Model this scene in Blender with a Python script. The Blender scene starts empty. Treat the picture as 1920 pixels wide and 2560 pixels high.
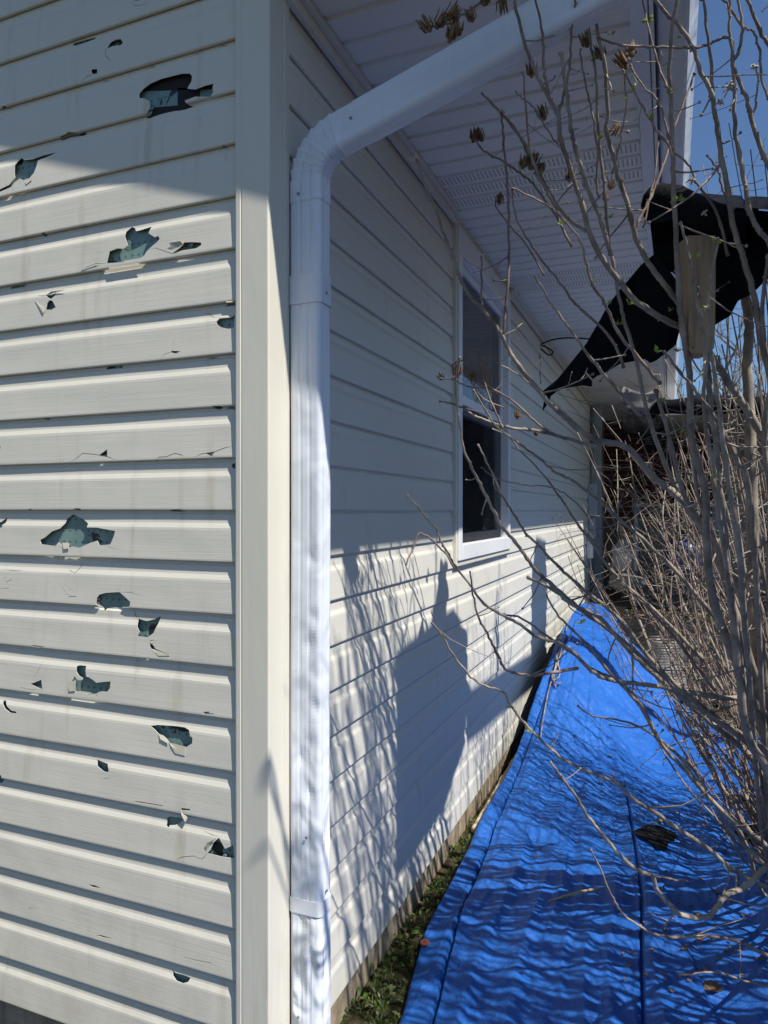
import bpy, math, random
import numpy as np
from mathutils import Vector, Matrix, noise
from mathutils.geometry import delaunay_2d_cdt

random.seed(7)
R = math.radians
sc = bpy.context.scene
col = sc.collection

# ---------------------------------------------------------------- camera, sky, sun, exposure
F = 1761.0; HZ = 1276.0; CH = 1.52
CAMX, CAMY = 0.8931, -1.4554
FW = Vector((-0.3766, 0.9264, 0)); RT = Vector((0.9264, 0.3766, 0))
cam = bpy.data.cameras.new('camera'); camo = bpy.data.objects.new('camera', cam); col.objects.link(camo)
camo.location = (CAMX, CAMY, CH)
camo.rotation_euler = (R(90 - 0.13), 0, R(22.12))
cam.sensor_fit = 'VERTICAL'; cam.sensor_height = 36.0; cam.lens = F / 2560 * 36
cam.clip_start = 0.02; cam.clip_end = 2000
sc.camera = camo

SUN = Vector((1.0, -0.42, 1.54)).normalized()
EL = math.asin(SUN.z); AZ = math.atan2(SUN.x, SUN.y)
w = bpy.data.worlds.new("World"); sc.world = w; w.use_nodes = True
nt = w.node_tree; bg = nt.nodes['Background']
sky = nt.nodes.new('ShaderNodeTexSky'); sky.sky_type = 'NISHITA'; sky.sun_disc = False
sky.sun_elevation = EL; sky.sun_rotation = AZ
sky.air_density = 1.0; sky.dust_density = 0.2; sky.ozone_density = 7.5; sky.altitude = 300
nt.links.new(sky.outputs[0], bg.inputs[0]); bg.inputs[1].default_value = 0.075
sl = bpy.data.lights.new('sun', 'SUN'); sl.energy = 4.3; sl.angle = R(0.53); sl.color = (1, 0.96, 0.88)
so = bpy.data.objects.new('sun', sl); col.objects.link(so)
so.rotation_euler = SUN.to_track_quat('Z', 'Y').to_euler(); so.location = SUN * 30
sc.view_settings.view_transform = 'Standard'; sc.view_settings.look = 'None'
sc.view_settings.gamma = 1; sc.view_settings.exposure = 0.62

# ---------------------------------------------------------------- helpers
CAM = Vector((CAMX, CAMY, CH))
def PX(x, y, Y):
    """photo pixel + depth along the view axis -> world"""
    p = CAM + Y * (FW + ((x - 960) / F) * RT)
    p.z = CH - (y - HZ) / F * Y
    return p
def PL(x, y, off=0.0):
    """photo pixel on the gable wall (plane y=-off)"""
    d = FW + ((x - 960) / F) * RT
    return PX(x, y, (-off - CAMY) / d.y)
def PR(x, y, off=0.0):
    """photo pixel on the long wall (plane x=off)"""
    d = FW + ((x - 960) / F) * RT
    return PX(x, y, (off - CAMX) / d.x)

def tag(o, label=None, cat=None, group=None, kind=None):
    if label: o['label'] = label
    if cat: o['category'] = cat
    if group: o['group'] = group
    if kind: o['kind'] = kind
    return o
def empty(name, loc, label, cat, group=None):
    o = bpy.data.objects.new(name, None); col.objects.link(o); o.location = loc
    o.empty_display_size = 0.1
    return tag(o, label, cat, group)

class MB:
    def __init__(s): s.v = []; s.f = []
    def add(s, vs, fs):
        n = len(s.v); s.v += [tuple(v) for v in vs]; s.f += [tuple(i + n for i in f) for f in fs]; return s
    def box(s, x0, x1, y0, y1, z0, z1):
        return s.add([(x0,y0,z0),(x1,y0,z0),(x1,y1,z0),(x0,y1,z0),(x0,y0,z1),(x1,y0,z1),(x1,y1,z1),(x0,y1,z1)],
                     [(0,3,2,1),(4,5,6,7),(0,1,5,4),(1,2,6,5),(2,3,7,6),(3,0,4,7)])
    def obox(s, a, b, w, h, up=Vector((0,0,1))):
        a = Vector(a); b = Vector(b); d = (b-a).normalized(); sd = d.cross(up).normalized(); u = sd.cross(d)
        vs = []
        for p in (a, b):
            for i, j in ((-1,-1),(1,-1),(1,1),(-1,1)): vs.append(p + sd*i*w/2 + u*j*h/2)
        return s.add(vs, [(3,2,1,0),(4,5,6,7),(0,1,5,4),(1,2,6,5),(2,3,7,6),(3,0,4,7)])
    def tube(s, pts, rad, n=6, cap=True):
        pts = [Vector(p) for p in pts]
        if not isinstance(rad, (list, tuple)): rad = [rad]*len(pts)
        vs = []; fs = []; u = None
        for i, p in enumerate(pts):
            t = (pts[min(i+1, len(pts)-1)] - pts[max(i-1, 0)])
            if t.length < 1e-9: t = Vector((0,0,1))
            t.normalize()
            if u is None:
                u = t.cross(Vector((0.3,0.2,1))); 
                if u.length < 1e-3: u = t.cross(Vector((1,0,0)))
            u = (u - t*u.dot(t))
            if u.length < 1e-6: u = t.orthogonal()
            u.normalize(); q = t.cross(u)
            for k in range(n):
                a = 2*math.pi*k/n; vs.append(p + (u*math.cos(a) + q*math.sin(a))*rad[i])
        for i in range(len(pts)-1):
            for k in range(n):
                fs.append((i*n+k, i*n+(k+1)%n, (i+1)*n+(k+1)%n, (i+1)*n+k))
        if cap:
            fs.append(tuple(range(n-1,-1,-1))); fs.append(tuple((len(pts)-1)*n+k for k in range(n)))
        return s.add(vs, fs)
    def blob(s, c, r, n=8, m=6, jit=0.15, sq=(1,1,1)):
        vs = []; fs = []; c = Vector(c)
        for i in range(m+1):
            th = math.pi*i/m
            for k in range(n):
                ph = 2*math.pi*k/n
                d = Vector((math.sin(th)*math.cos(ph)*sq[0], math.sin(th)*math.sin(ph)*sq[1], math.cos(th)*sq[2]))
                j = 1 + jit*noise.noise(d*2.3 + c*7)
                vs.append(c + d*r*j)
        for i in range(m):
            for k in range(n):
                fs.append((i*n+k, (i+1)*n+k, (i+1)*n+(k+1)%n, i*n+(k+1)%n))
        return s.add(vs, fs)
    def build(s, name, m, parent=None, smooth=False, thick=0, bevel=0):
        me = bpy.data.meshes.new(name); me.from_pydata(s.v, [], s.f); me.update()
        if smooth: me.polygons.foreach_set('use_smooth', [True]*len(me.polygons))
        me.materials.append(m)
        o = bpy.data.objects.new(name, me); col.objects.link(o)
        if parent:
            o.parent = parent; o.matrix_parent_inverse = Matrix.Translation(-Vector(parent.location))
        if thick:
            md = o.modifiers.new('s', 'SOLIDIFY'); md.thickness = abs(thick); md.offset = -1 if thick > 0 else 1
        if bevel:
            md = o.modifiers.new('b', 'BEVEL'); md.width = bevel; md.segments = 2; md.limit_method = 'ANGLE'
        return o

def crom(pts, step=4):
    out = []; n = len(pts)
    for i in range(n-1):
        p0 = pts[max(i-1,0)]; p1 = pts[i]; p2 = pts[i+1]; p3 = pts[min(i+2,n-1)]
        for k in range(step):
            t = k/step
            out.append(0.5*((2*p1) + (p2-p0)*t + (2*p0-5*p1+4*p2-p3)*t*t + (3*p1-p0-3*p2+p3)*t*t*t))
    out.append(pts[-1]); return out

# ---------------------------------------------------------------- materials
class NT:
    def __init__(s, name, rough=0.5, spec=0.5, metal=0.0):
        s.m = bpy.data.materials.new(name); s.m.use_nodes = True; s.t = s.m.node_tree
        s.b = s.t.nodes['Principled BSDF']; s.b.inputs['Roughness'].default_value = rough
        s.b.inputs['Specular IOR Level'].default_value = spec; s.b.inputs['Metallic'].default_value = metal
        s.co = s.t.nodes.new('ShaderNodeTexCoord').outputs['Object']
    def map(s, scale=(1,1,1), src=None):
        n = s.t.nodes.new('ShaderNodeMapping'); n.inputs['Scale'].default_value = scale
        s.t.links.new(src or s.co, n.inputs[0]); return n.outputs[0]
    def noise(s, scale=5, detail=4, rough=0.5, vec=None, dist=0):
        n = s.t.nodes.new('ShaderNodeTexNoise'); n.inputs['Scale'].default_value = scale
        n.inputs['Detail'].default_value = detail; n.inputs['Roughness'].default_value = rough
        n.inputs['Distortion'].default_value = dist
        s.t.links.new(vec or s.co, n.inputs['Vector']); return n.outputs[0]
    def vor(s, scale, vec=None, feat='F1'):
        n = s.t.nodes.new('ShaderNodeTexVoronoi'); n.inputs['Scale'].default_value = scale; n.feature = feat
        s.t.links.new(vec or s.co, n.inputs['Vector']); return n.outputs[0]
    def wave(s, scale, vec=None, dist=0, axis='X', prof='SIN'):
        n = s.t.nodes.new('ShaderNodeTexWave'); n.inputs['Scale'].default_value = scale; n.bands_direction = axis
        n.wave_profile = prof; n.inputs['Distortion'].default_value = dist
        s.t.links.new(vec or s.co, n.inputs['Vector']); return n.outputs[1]
    def ramp(s, fac, stops):
        n = s.t.nodes.new('ShaderNodeValToRGB'); e = n.color_ramp.elements
        while len(e) < len(stops): e.new(0.5)
        for el, (p, c) in zip(e, stops):
            el.position = p; el.color = (*c, 1) if len(c) == 3 else c
        s.t.links.new(fac, n.inputs[0]); return n.outputs[0]
    def mix(s, fac, a, b, mode='MIX'):
        n = s.t.nodes.new('ShaderNodeMixRGB'); n.blend_type = mode
        for i, v in ((0, fac), (1, a), (2, b)):
            if isinstance(v, (int, float)): n.inputs[i].default_value = v
            elif isinstance(v, tuple): n.inputs[i].default_value = (*v, 1)
            else: s.t.links.new(v, n.inputs[i])
        return n.outputs[0]
    def math(s, op, a, b=0, c=None):
        n = s.t.nodes.new('ShaderNodeMath'); n.operation = op
        for i, v in ((0, a), (1, b), (2, c)):
            if v is None: continue
            if isinstance(v, (int, float)): n.inputs[i].default_value = v
            else: s.t.links.new(v, n.inputs[i])
        return n.outputs[0]
    def xyz(s):
        n = s.t.nodes.new('ShaderNodeSeparateXYZ'); s.t.links.new(s.co, n.inputs[0]); return n.outputs
    def col(s, c):
        if isinstance(c, tuple): s.b.inputs['Base Color'].default_value = (*c, 1)
        else: s.t.links.new(c, s.b.inputs['Base Color'])
    def bump(s, h, strength=0.3, dist=0.002, prev=None):
        n = s.t.nodes.new('ShaderNodeBump'); n.inputs['Strength'].default_value = strength
        n.inputs['Distance'].default_value = dist; s.t.links.new(h, n.inputs['Height'])
        if prev is not None: s.t.links.new(prev, n.inputs['Normal'])
        s.t.links.new(n.outputs[0], s.b.inputs['Normal']); return n.outputs[0]

def simple(name, c, rough=0.6, var=0.25, scale=12, bump=0.2, bd=0.003, metal=0, spec=0.4, c2=None):
    n = NT(name, rough, spec, metal)
    f = n.noise(scale, 5, 0.6)
    lo = tuple(x*(1-var) for x in c); hi = c2 or tuple(min(1, x*(1+var)) for x in c)
    n.col(n.ramp(f, [(0.3, lo), (0.7, hi)]))
    if bump: n.bump(n.noise(scale*5, 4, 0.6), bump, bd)
    return n.m

def siding_mat(name, horiz, dirt=0.5):
    n = NT(name, 0.42, 0.35)
    sc3 = (6, 6, 260) if True else None
    g = n.noise(1.0, 6, 0.62, n.map((7, 7, 420)), 0.8)       # embossed wood grain, long along the board
    g2 = n.noise(1.0, 3, 0.5, n.map((1.2, 1.2, 70)), 1.2)
    base = n.mix(n.noise(1.3, 3), *(((0.635, 0.600, 0.510), (0.69, 0.655, 0.56)) if horiz else ((0.62, 0.60, 0.535), (0.675, 0.655, 0.59))))
    st = n.ramp(n.noise(1.0, 4, 0.6, n.map((22, 22, 1.6))), [(0.56, (0,0,0)), (0.74, (1,1,1))])
    msk = n.math('MULTIPLY', st, n.ramp(n.noise(3.0, 2), [(0.42, (0,0,0)), (0.68, (1,1,1))]))
    c = n.mix(n.math('MULTIPLY', msk, 0.58*dirt), base, (0.36, 0.29, 0.18))
    sp = n.ramp(n.noise(160, 2), [(0.72, (0,0,0)), (0.76, (1,1,1))])
    c = n.mix(n.math('MULTIPLY', sp, 0.25*dirt), c, (0.2, 0.18, 0.14))
    zz = n.xyz()[2]
    low = n.ramp(zz, [(0.0, (1,1,1)), (0.75, (0,0,0))])
    lowd = n.math('MULTIPLY', low, n.ramp(n.noise(9, 5, 0.7), [(0.4, (0,0,0)), (0.7, (1,1,1))]))
    c = n.mix(n.math('MULTIPLY', lowd, 0.35*dirt), c, (0.36, 0.31, 0.23))
    n.col(c)
    b1 = n.bump(n.mix(0.45, g, g2), 0.55, 0.0011)
    n.bump(n.noise(2.6, 2, 0.5, n.map((1, 1, 1.5))), 0.35, 0.02, b1)
    return n.m
M_SL = siding_mat('vinyl_siding_grain', True, 1.0)
M_SR = siding_mat('vinyl_siding_grain_long', False, 0.55)
def post_mat():
    n = NT('vinyl_trim', 0.38, 0.4)
    c = n.mix(n.noise(2, 3), (0.63, 0.595, 0.50), (0.68, 0.645, 0.55))
    sp = n.ramp(n.noise(120, 3, 0.7), [(0.66, (0,0,0)), (0.74, (1,1,1))])
    c = n.mix(n.math('MULTIPLY', sp, 0.3), c, (0.25, 0.22, 0.18))
    st = n.ramp(n.noise(1.0, 4, 0.7, n.map((60, 60, 2.2))), [(0.55, (0,0,0)), (0.8, (1,1,1))])
    low = n.ramp(n.xyz()[2], [(0.05, (1,1,1)), (0.9, (0.1,0.1,0.1))])
    c = n.mix(n.math('MULTIPLY', n.math('MULTIPLY', st, low), 0.8), c, (0.38, 0.30, 0.19))
    n.col(c); n.bump(n.noise(5, 3, 0.5, n.map((3, 3, 0.7))), 0.15, 0.01); return n.m
M_POST = post_mat()
M_WHITE = simple('white_vinyl', (0.74, 0.75, 0.77), 0.35, 0.05, 3, 0.06)
M_BACK = simple('vinyl_back_side', (0.52, 0.48, 0.38), 0.5, 0.08, 6, 0.1)
def spout_mat():
    n = NT('painted_aluminium', 0.33, 0.5)
    z = n.xyz()[2]
    c = n.mix(n.noise(4, 3), (0.66, 0.69, 0.74), (0.73, 0.76, 0.80))
    st = n.ramp(n.noise(1.0, 5, 0.65, n.map((55, 55, 3.0))), [(0.48, (0,0,0)), (0.75, (1,1,1))])
    low = n.ramp(z, [(0.2, (1,1,1)), (1.5, (0.12,0.12,0.12))])
    c = n.mix(n.math('MULTIPLY', n.math('MULTIPLY', st, low), 0.75), c, (0.27, 0.27, 0.25))
    sp = n.ramp(n.noise(90, 3, 0.7), [(0.68, (0,0,0)), (0.74, (1,1,1))])
    c = n.mix(n.math('MULTIPLY', sp, 0.35), c, (0.2, 0.2, 0.18))
    n.col(c)
    dent = n.noise(7, 2, 0.45, n.map((1.4, 1.4, 1.0)), 0.4)
    dm = n.math('MULTIPLY', dent, n.ramp(z, [(0.3, (1,1,1)), (1.9, (0.15,0.15,0.15))]))
    b = n.bump(dm, 1.0, 0.085)
    n.bump(n.noise(60, 3), 0.05, 0.002, b); return n.m
M_SPOUT = spout_mat()
def soffit_mat():
    n = NT('soffit_vinyl', 0.5, 0.3)
    x, y, z = n.xyz()
    c = n.mix(n.noise(2, 3), (0.76, 0.73, 0.67), (0.82, 0.79, 0.73))
    sp = n.ramp(n.noise(70, 3, 0.75), [(0.66, (0,0,0)), (0.73, (1,1,1))])
    edge = n.ramp(x, [(0.0, (1,1,1)), (0.16, (0.1,0.1,0.1)), (0.75, (0.1,0.1,0.1)), (0.84, (0.6,0.6,0.6))])
    c = n.mix(n.math('MULTIPLY', n.math('MULTIPLY', sp, edge), 0.8), c, (0.10, 0.09, 0.08))
    # perforated panels: rows of round holes in three flats of one panel in four
    per = n.math('MODULO', n.math('ADD', y, 1.28*4 - 1.165), 1.284)
    inb = n.math('MULTIPLY', n.math('LESS_THAN', per, 0.321), n.math('GREATER_THAN', y, 1.0))
    fl = n.math('MODULO', n.math('ADD', y, 1.284*4 - 1.165), 0.107)
    infl = n.math('MULTIPLY', n.math('GREATER_THAN', fl, 0.028), n.math('LESS_THAN', fl, 0.092))
    px_ = n.math('SUBTRACT', n.math('MODULO', x, 0.016), 0.008)
    py_ = n.math('SUBTRACT', n.math('MODULO', fl, 0.010), 0.005)
    d = n.math('SQRT', n.math('ADD', n.math('MULTIPLY', px_, px_), n.math('MULTIPLY', py_, py_)))
    hole = n.math('MULTIPLY', n.math('MULTIPLY', n.math('LESS_THAN', d, 0.0031), inb), infl)
    c = n.mix(hole, c, (0.03, 0.03, 0.03))
    n.col(c); n.bump(n.noise(1, 3, 0.5, n.map((3, 120, 3))), 0.1, 0.002); return n.m
M_SOF = soffit_mat()
def wrap_mat():
    n = NT('foam_sheathing', 0.35, 0.5)
    x, y, z = n.xyz()
    c = n.ramp(n.noise(9, 5, 0.65), [(0.3, (0.13, 0.215, 0.195)), (0.7, (0.24, 0.345, 0.32))])
    a = n.math('ABSOLUTE', n.math('SUBTRACT', n.math('MODULO', n.math('ADD', x, 5), 0.0215), 0.01075))
    b = n.math('ABSOLUTE', n.math('SUBTRACT', n.math('MODULO', n.math('ADD', z, 5), 0.030), 0.015))
    h = n.math('MULTIPLY', n.math('LESS_THAN', a, 0.0007), n.math('LESS_THAN', b, 0.0048))
    v = n.math('MULTIPLY', n.math('LESS_THAN', b, 0.0007), n.math('LESS_THAN', a, 0.0048))
    c = n.mix(n.math('MAXIMUM', h, v), c, (0.012, 0.02, 0.02))
    c = n.mix(n.ramp(n.noise(9, 3, 0.5, None, 1.0), [(0.60, (0,0,0)), (0.615, (1,1,1))]), c, (0.02, 0.026, 0.028))
    n.col(c); n.bump(n.noise(60, 3), 0.15, 0.003); return n.m
M_WRAP = wrap_mat()
def conc_mat():
    n = NT('foundation_concrete', 0.85, 0.2)
    c = n.ramp(n.noise(14, 6, 0.7), [(0.3, (0.22, 0.17, 0.12)), (0.7, (0.44, 0.36, 0.26))])
    st = n.ramp(n.noise(1, 4, 0.6, n.map((25, 25, 3))), [(0.5, (0,0,0)), (0.7, (1,1,1))])
    c = n.mix(n.math('MULTIPLY', st, 0.5), c, (0.09, 0.075, 0.05))
    n.col(c); n.bump(n.noise(130, 5, 0.7), 0.6, 0.004); return n.m
M_CONC = conc_mat()
def tarp_mat():
    n = NT('blue_poly_tarp', 0.42, 0.45)
    c = n.ramp(n.noise(3, 4, 0.6), [(0.3, (0.008, 0.088, 0.37)), (0.7, (0.018, 0.130, 0.49))])
    du = n.ramp(n.noise(22, 5, 0.75), [(0.62, (0,0,0)), (0.78, (1,1,1))])
    c = n.mix(n.math('MULTIPLY', du, 0.35), c, (0.10, 0.11, 0.16))
    sp = n.ramp(n.noise(150, 3, 0.7), [(0.70, (0,0,0)), (0.74, (1,1,1))])
    sp = n.math('MULTIPLY', sp, n.ramp(n.noise(5, 3), [(0.45, (0,0,0)), (0.6, (1,1,1))]))
    c = n.mix(n.math('MULTIPLY', sp, 0.9), c, (0.05, 0.03, 0.02))
    n.col(c)
    wv = n.math('ADD', n.wave(110, None, 1.0, 'X'), n.wave(110, None, 1.0, 'Y'))
    b = n.bump(wv, 0.10, 0.0012)
    b = n.bump(n.noise(34, 6, 0.65, None, 2.0), 0.75, 0.010, b)
    b = n.bump(n.vor(7, n.map((1, 0.6, 1)), 'DISTANCE_TO_EDGE'), 0.5, 0.012, b)
    n.bump(n.vor(26, n.map((1, 0.55, 1)), 'SMOOTH_F1'), 0.3, 0.008, b); return n.m
M_TARP = tarp_mat()
M_TARPD = simple('tarp_hem_cord', (0.01, 0.03, 0.16), 0.5, 0.2)
def soil_mat():
    n = NT('soil_and_litter', 0.9, 0.1)
    c = n.ramp(n.noise(18, 6, 0.75), [(0.3, (0.03, 0.022, 0.015)), (0.6, (0.09, 0.065, 0.04)), (0.8, (0.18, 0.13, 0.08))])
    g = n.ramp(n.noise(2.5, 4, 0.6), [(0.45, (0,0,0)), (0.62, (1,1,1))])
    c = n.mix(n.math('MULTIPLY', g, 0.6), c, (0.045, 0.075, 0.02))
    n.col(c); n.bump(n.noise(70, 6, 0.7), 0.9, 0.02); return n.m
M_SOIL = soil_mat()
def bark_mat(name, a, b, g):
    n = NT(name, 0.7, 0.25)
    f = n.noise(14, 5, 0.65)
    c = n.ramp(f, [(0.3, a), (0.55, b), (0.75, g)])
    l = n.ramp(n.noise(220, 2, 0.6), [(0.62, (0,0,0)), (0.68, (1,1,1))])
    c = n.mix(n.math('MULTIPLY', l, 0.45), c, (0.42, 0.38, 0.32))
    n.col(c); n.bump(n.noise(180, 4, 0.7, n.map((1, 1, 0.35))), 0.5, 0.0025); return n.m
M_BARK = bark_mat('grey_bark', (0.12, 0.10, 0.085), (0.31, 0.26, 0.21), (0.46, 0.40, 0.31))
M_TWIG = bark_mat('young_bark', (0.12, 0.075, 0.065), (0.27, 0.205, 0.17), (0.42, 0.36, 0.28))
M_FARB = bark_mat('far_bark', (0.11, 0.095, 0.075), (0.2, 0.17, 0.13), (0.33, 0.28, 0.21))
M_DRYTW = simple('dry_tan_stems', (0.16, 0.12, 0.09), 0.7, 0.3, 20)
def leafm(name, c, tr=0.4):
    n = NT(name, 0.5, 0.3)
    n.col(n.ramp(n.noise(40, 3), [(0.3, tuple(x*0.65 for x in c)), (0.7, c)]))
    n.b.inputs['Subsurface Weight'].default_value = 0.0
    tb = n.t.nodes.new('ShaderNodeBsdfTranslucent'); tb.inputs[0].default_value = (*tuple(min(1,x*1.3) for x in c), 1)
    mx = n.t.nodes.new('ShaderNodeMixShader'); mx.inputs[0].default_value = tr
    out = n.t.nodes['Material Output']
    n.t.links.new(n.b.outputs[0], mx.inputs[1]); n.t.links.new(tb.outputs[0], mx.inputs[2]); n.t.links.new(mx.outputs[0], out.inputs[0])
    return n.m
M_BUD = leafm('young_leaf', (0.27, 0.36, 0.07))
M_WEED = leafm('weed_leaf', (0.085, 0.155, 0.03), 0.25)
M_WEED2 = leafm('pale_clover_leaf', (0.20, 0.23, 0.10), 0.25)
M_GRASS = leafm('grass_blade', (0.05, 0.095, 0.02), 0.2)
M_HAY = leafm('dead_grass', (0.28, 0.22, 0.12), 0.2)
M_CAPS = simple('dry_seed_capsule', (0.11, 0.06, 0.03), 0.7, 0.5, 60, 0.4, c2=(0.27, 0.155, 0.065))
M_TUFT = simple('bleached_flower', (0.55, 0.48, 0.36), 0.8, 0.2, 50)
M_DLEAF = simple('dry_leaf', (0.16, 0.10, 0.055), 0.7, 0.4, 30, 0.4)
M_BLACK = simple('roofing_felt', (0.0085, 0.0085, 0.011), 0.8, 0.35, 14, 0.8, 0.006, spec=0.10)
def sheet_mat():
    n = NT('black_plastic_liner', 0.4, 0.5)
    d = n.ramp(n.noise(3, 6, 0.75, n.map((1, 1, 0.5)), 0.5), [(0.52, (0,0,0)), (0.75, (1,1,1))])
    c = n.mix(n.math('MULTIPLY', d, 0.4), (0.010, 0.010, 0.011), (0.12, 0.11, 0.10))
    n.col(c)
    b = n.bump(n.wave(16, n.map((1, 1, 1)), 1.2, 'Z'), 0.35, 0.01)
    n.bump(n.noise(30, 4), 0.5, 0.008, b); return n.m
M_SHEET = sheet_mat()
M_SHING = simple('grey_shingle', (0.27, 0.26, 0.26), 0.9, 0.3, 60, 0.6)
def wood_mat(name, c, sc_=(40, 40, 3)):
    n = NT(name, 0.8, 0.2)
    f = n.noise(1, 6, 0.7, n.map(sc_), 0.6)
    cc = n.ramp(f, [(0.25, tuple(x*0.45 for x in c)), (0.5, c), (0.8, tuple(min(1, x*1.25) for x in c))])
    k = n.ramp(n.noise(26, 5, 0.8, n.map((1, 1, 0.4))), [(0.60, (0,0,0)), (0.70, (1,1,1))])
    n.col(n.mix(n.math('MULTIPLY', k, 0.85), cc, (0.05, 0.035, 0.02))); n.bump(f, 0.4, 0.003); return n.m
M_WOOD = wood_mat('weathered_post', (0.38, 0.27, 0.165))
M_DECK = wood_mat('deck_wood', (0.15, 0.12, 0.09), (3, 40, 40))
M_STICK = wood_mat('bare_stick', (0.42, 0.32, 0.20), (10, 60, 60))
def brick_mat():
    n = NT('red_brick', 0.85, 0.2)
    b = n.t.nodes.new('ShaderNodeTexBrick'); m = n.t.nodes.new('ShaderNodeMapping')
    m.inputs['Rotation'].default_value = (R(90), 0, 0); n.t.links.new(n.co, m.inputs[0]); n.t.links.new(m.outputs[0], b.inputs[0])
    b.inputs['Color1'].default_value = (0.10, 0.032, 0.024, 1); b.inputs['Color2'].default_value = (0.07, 0.024, 0.02, 1)
    b.inputs['Mortar'].default_value = (0.18, 0.15, 0.13, 1); b.inputs['Scale'].default_value = 1
    b.inputs['Brick Width'].default_value = 0.22; b.inputs['Row Height'].default_value = 0.075; b.inputs['Mortar Size'].default_value = 0.006
    n.col(b.outputs[0]); n.bump(n.noise(60, 4), 0.5, 0.004); return n.m
M_BRICK = brick_mat()
M_CARD = simple('brown_panel', (0.16, 0.12, 0.085), 0.85, 0.2, 5)
M_METAL = simple('galvanised_steel', (0.26, 0.28, 0.30), 0.55, 0.15, 20, 0.1, metal=0.5)
M_GREYP = simple('grey_enclosure', (0.36, 0.39, 0.43), 0.5, 0.1, 8, 0.05)
M_PVC = simple('aged_pvc', (0.58, 0.48, 0.33), 0.5, 0.2, 9, 0.15)
M_WIRE = simple('black_cable', (0.012, 0.012, 0.012), 0.5, 0.1)
M_BAGW = simple('white_plastic_bag', (0.34, 0.36, 0.39), 0.4, 0.15, 8, 0.6, 0.01)
M_BAGG = simple('grey_sack', (0.13, 0.13, 0.125), 0.7, 0.3, 14, 0.6, 0.01)
M_NAVY = simple('navy_bin_plastic', (0.015, 0.03, 0.11), 0.4, 0.1, 4)
M_ORANGE = simple('terracotta_disc', (0.22, 0.065, 0.035), 0.8, 0.2, 40)
M_SHED = simple('grey_shed_siding', (0.25, 0.26, 0.24), 0.7, 0.1, 3)
M_DARK = simple('flat_black', (0.02, 0.02, 0.02), 0.9, 0.2)
M_ROOM = simple('room_wall', (0.10, 0.10, 0.11), 0.9, 0.1)
M_EVER = simple('evergreen_needles', (0.035, 0.06, 0.02), 0.8, 0.4, 3)
def glass_mat():
    m = bpy.data.materials.new('window_glass'); m.use_nodes = True; t = m.node_tree; t.nodes.clear()
    o = t.nodes.new('ShaderNodeOutputMaterial'); g = t.nodes.new('ShaderNodeBsdfGlossy'); g.inputs['Roughness'].default_value = 0.01
    tr = t.nodes.new('ShaderNodeBsdfTransparent'); tr.inputs[0].default_value = (0.85, 0.88, 0.87, 1)
    f = t.nodes.new('ShaderNodeFresnel'); f.inputs[0].default_value = 2.3; mx = t.nodes.new('ShaderNodeMixShader')
    t.links.new(f.outputs[0], mx.inputs[0]); t.links.new(tr.outputs[0], mx.inputs[1]); t.links.new(g.outputs[0], mx.inputs[2]); t.links.new(mx.outputs[0], o.inputs[0])
    return m
M_GLASS = glass_mat()
def screen_mat():
    m = bpy.data.materials.new('insect_screen'); m.use_nodes = True; t = m.node_tree; t.nodes.clear()
    o = t.nodes.new('ShaderNodeOutputMaterial'); g = t.nodes.new('ShaderNodeBsdfDiffuse'); g.inputs[0].default_value = (0.02, 0.022, 0.026, 1)
    tr = t.nodes.new('ShaderNodeBsdfTransparent'); mx = t.nodes.new('ShaderNodeMixShader'); mx.inputs[0].default_value = 0.6
    t.links.new(tr.outputs[0], mx.inputs[1]); t.links.new(g.outputs[0], mx.inputs[2]); t.links.new(mx.outputs[0], o.inputs[0]); return m
M_SCREEN = screen_mat()

# ---------------------------------------------------------------- ground
g = MB(); N = 40
g.add([(-300,-300,-0.02),(300,-300,-0.02),(300,300,-0.02),(-300,300,-0.02)], [(0,1,2,3)])
tag(g.build('ground', M_SOIL), kind='structure')
gv = []; nx, ny = 150, 260
for j in range(ny+1):
    for i in range(nx+1):
        x = -0.05 + i*5.0/nx; y = -2 + j*10.0/ny
        z = -0.005 + 0.012*noise.noise(Vector((x*6, y*6, 0))) + 0.006*noise.noise(Vector((x*25, y*25, 3)))
        if x < 0.3: z += (0.3-x)*0.08
        gv.append((x, y, z))
gm = MB().add(gv, [(j*(nx+1)+i, j*(nx+1)+i+1, (j+1)*(nx+1)+i+1, (j+1)*(nx+1)+i) for j in range(ny) for i in range(nx)])
tag(gm.build('soil_bed', M_SOIL, smooth=True), kind='structure')

# ---------------------------------------------------------------- house
house = empty('house', (0, 0, 0), 'cream vinyl-sided house with hail-shattered gable siding and white soffit', 'house')
EXP = 0.127; Z0 = CH - 11*EXP        # bottom edge of the lowest course
PROF = [(0.0, 0.0045), (0.0004, 0.0100), (0.0025, 0.0118), (0.006, 0.0120), (0.040, 0.0108), (0.078, 0.0098), (0.084, 0.0092),
        (0.090, 0.0072), (0.096, 0.0052), (0.101, 0.0046), (0.1165, 0.0044), (0.1205, 0.0008), (0.131, 0.0008), (0.146, 0.0008)]
def off(z):
    for (a, oa), (b, ob) in zip(PROF, PROF[1:]):
        if z <= b: return oa + (ob-oa)*(z-a)/(b-a)
    return PROF[-1][1]
def inpoly(x, y, P):
    c = False; j = len(P)-1
    for i in range(len(P)):
        if (P[i][1] > y) != (P[j][1] > y) and x < (P[j][0]-P[i][0])*(y-P[i][1])/(P[j][1]-P[i][1]) + P[i][0]: c = not c
        j = i
    return c
def bbox(P): return min(p[0] for p in P), max(p[0] for p in P), min(p[1] for p in P), max(p[1] for p in P)
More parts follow.
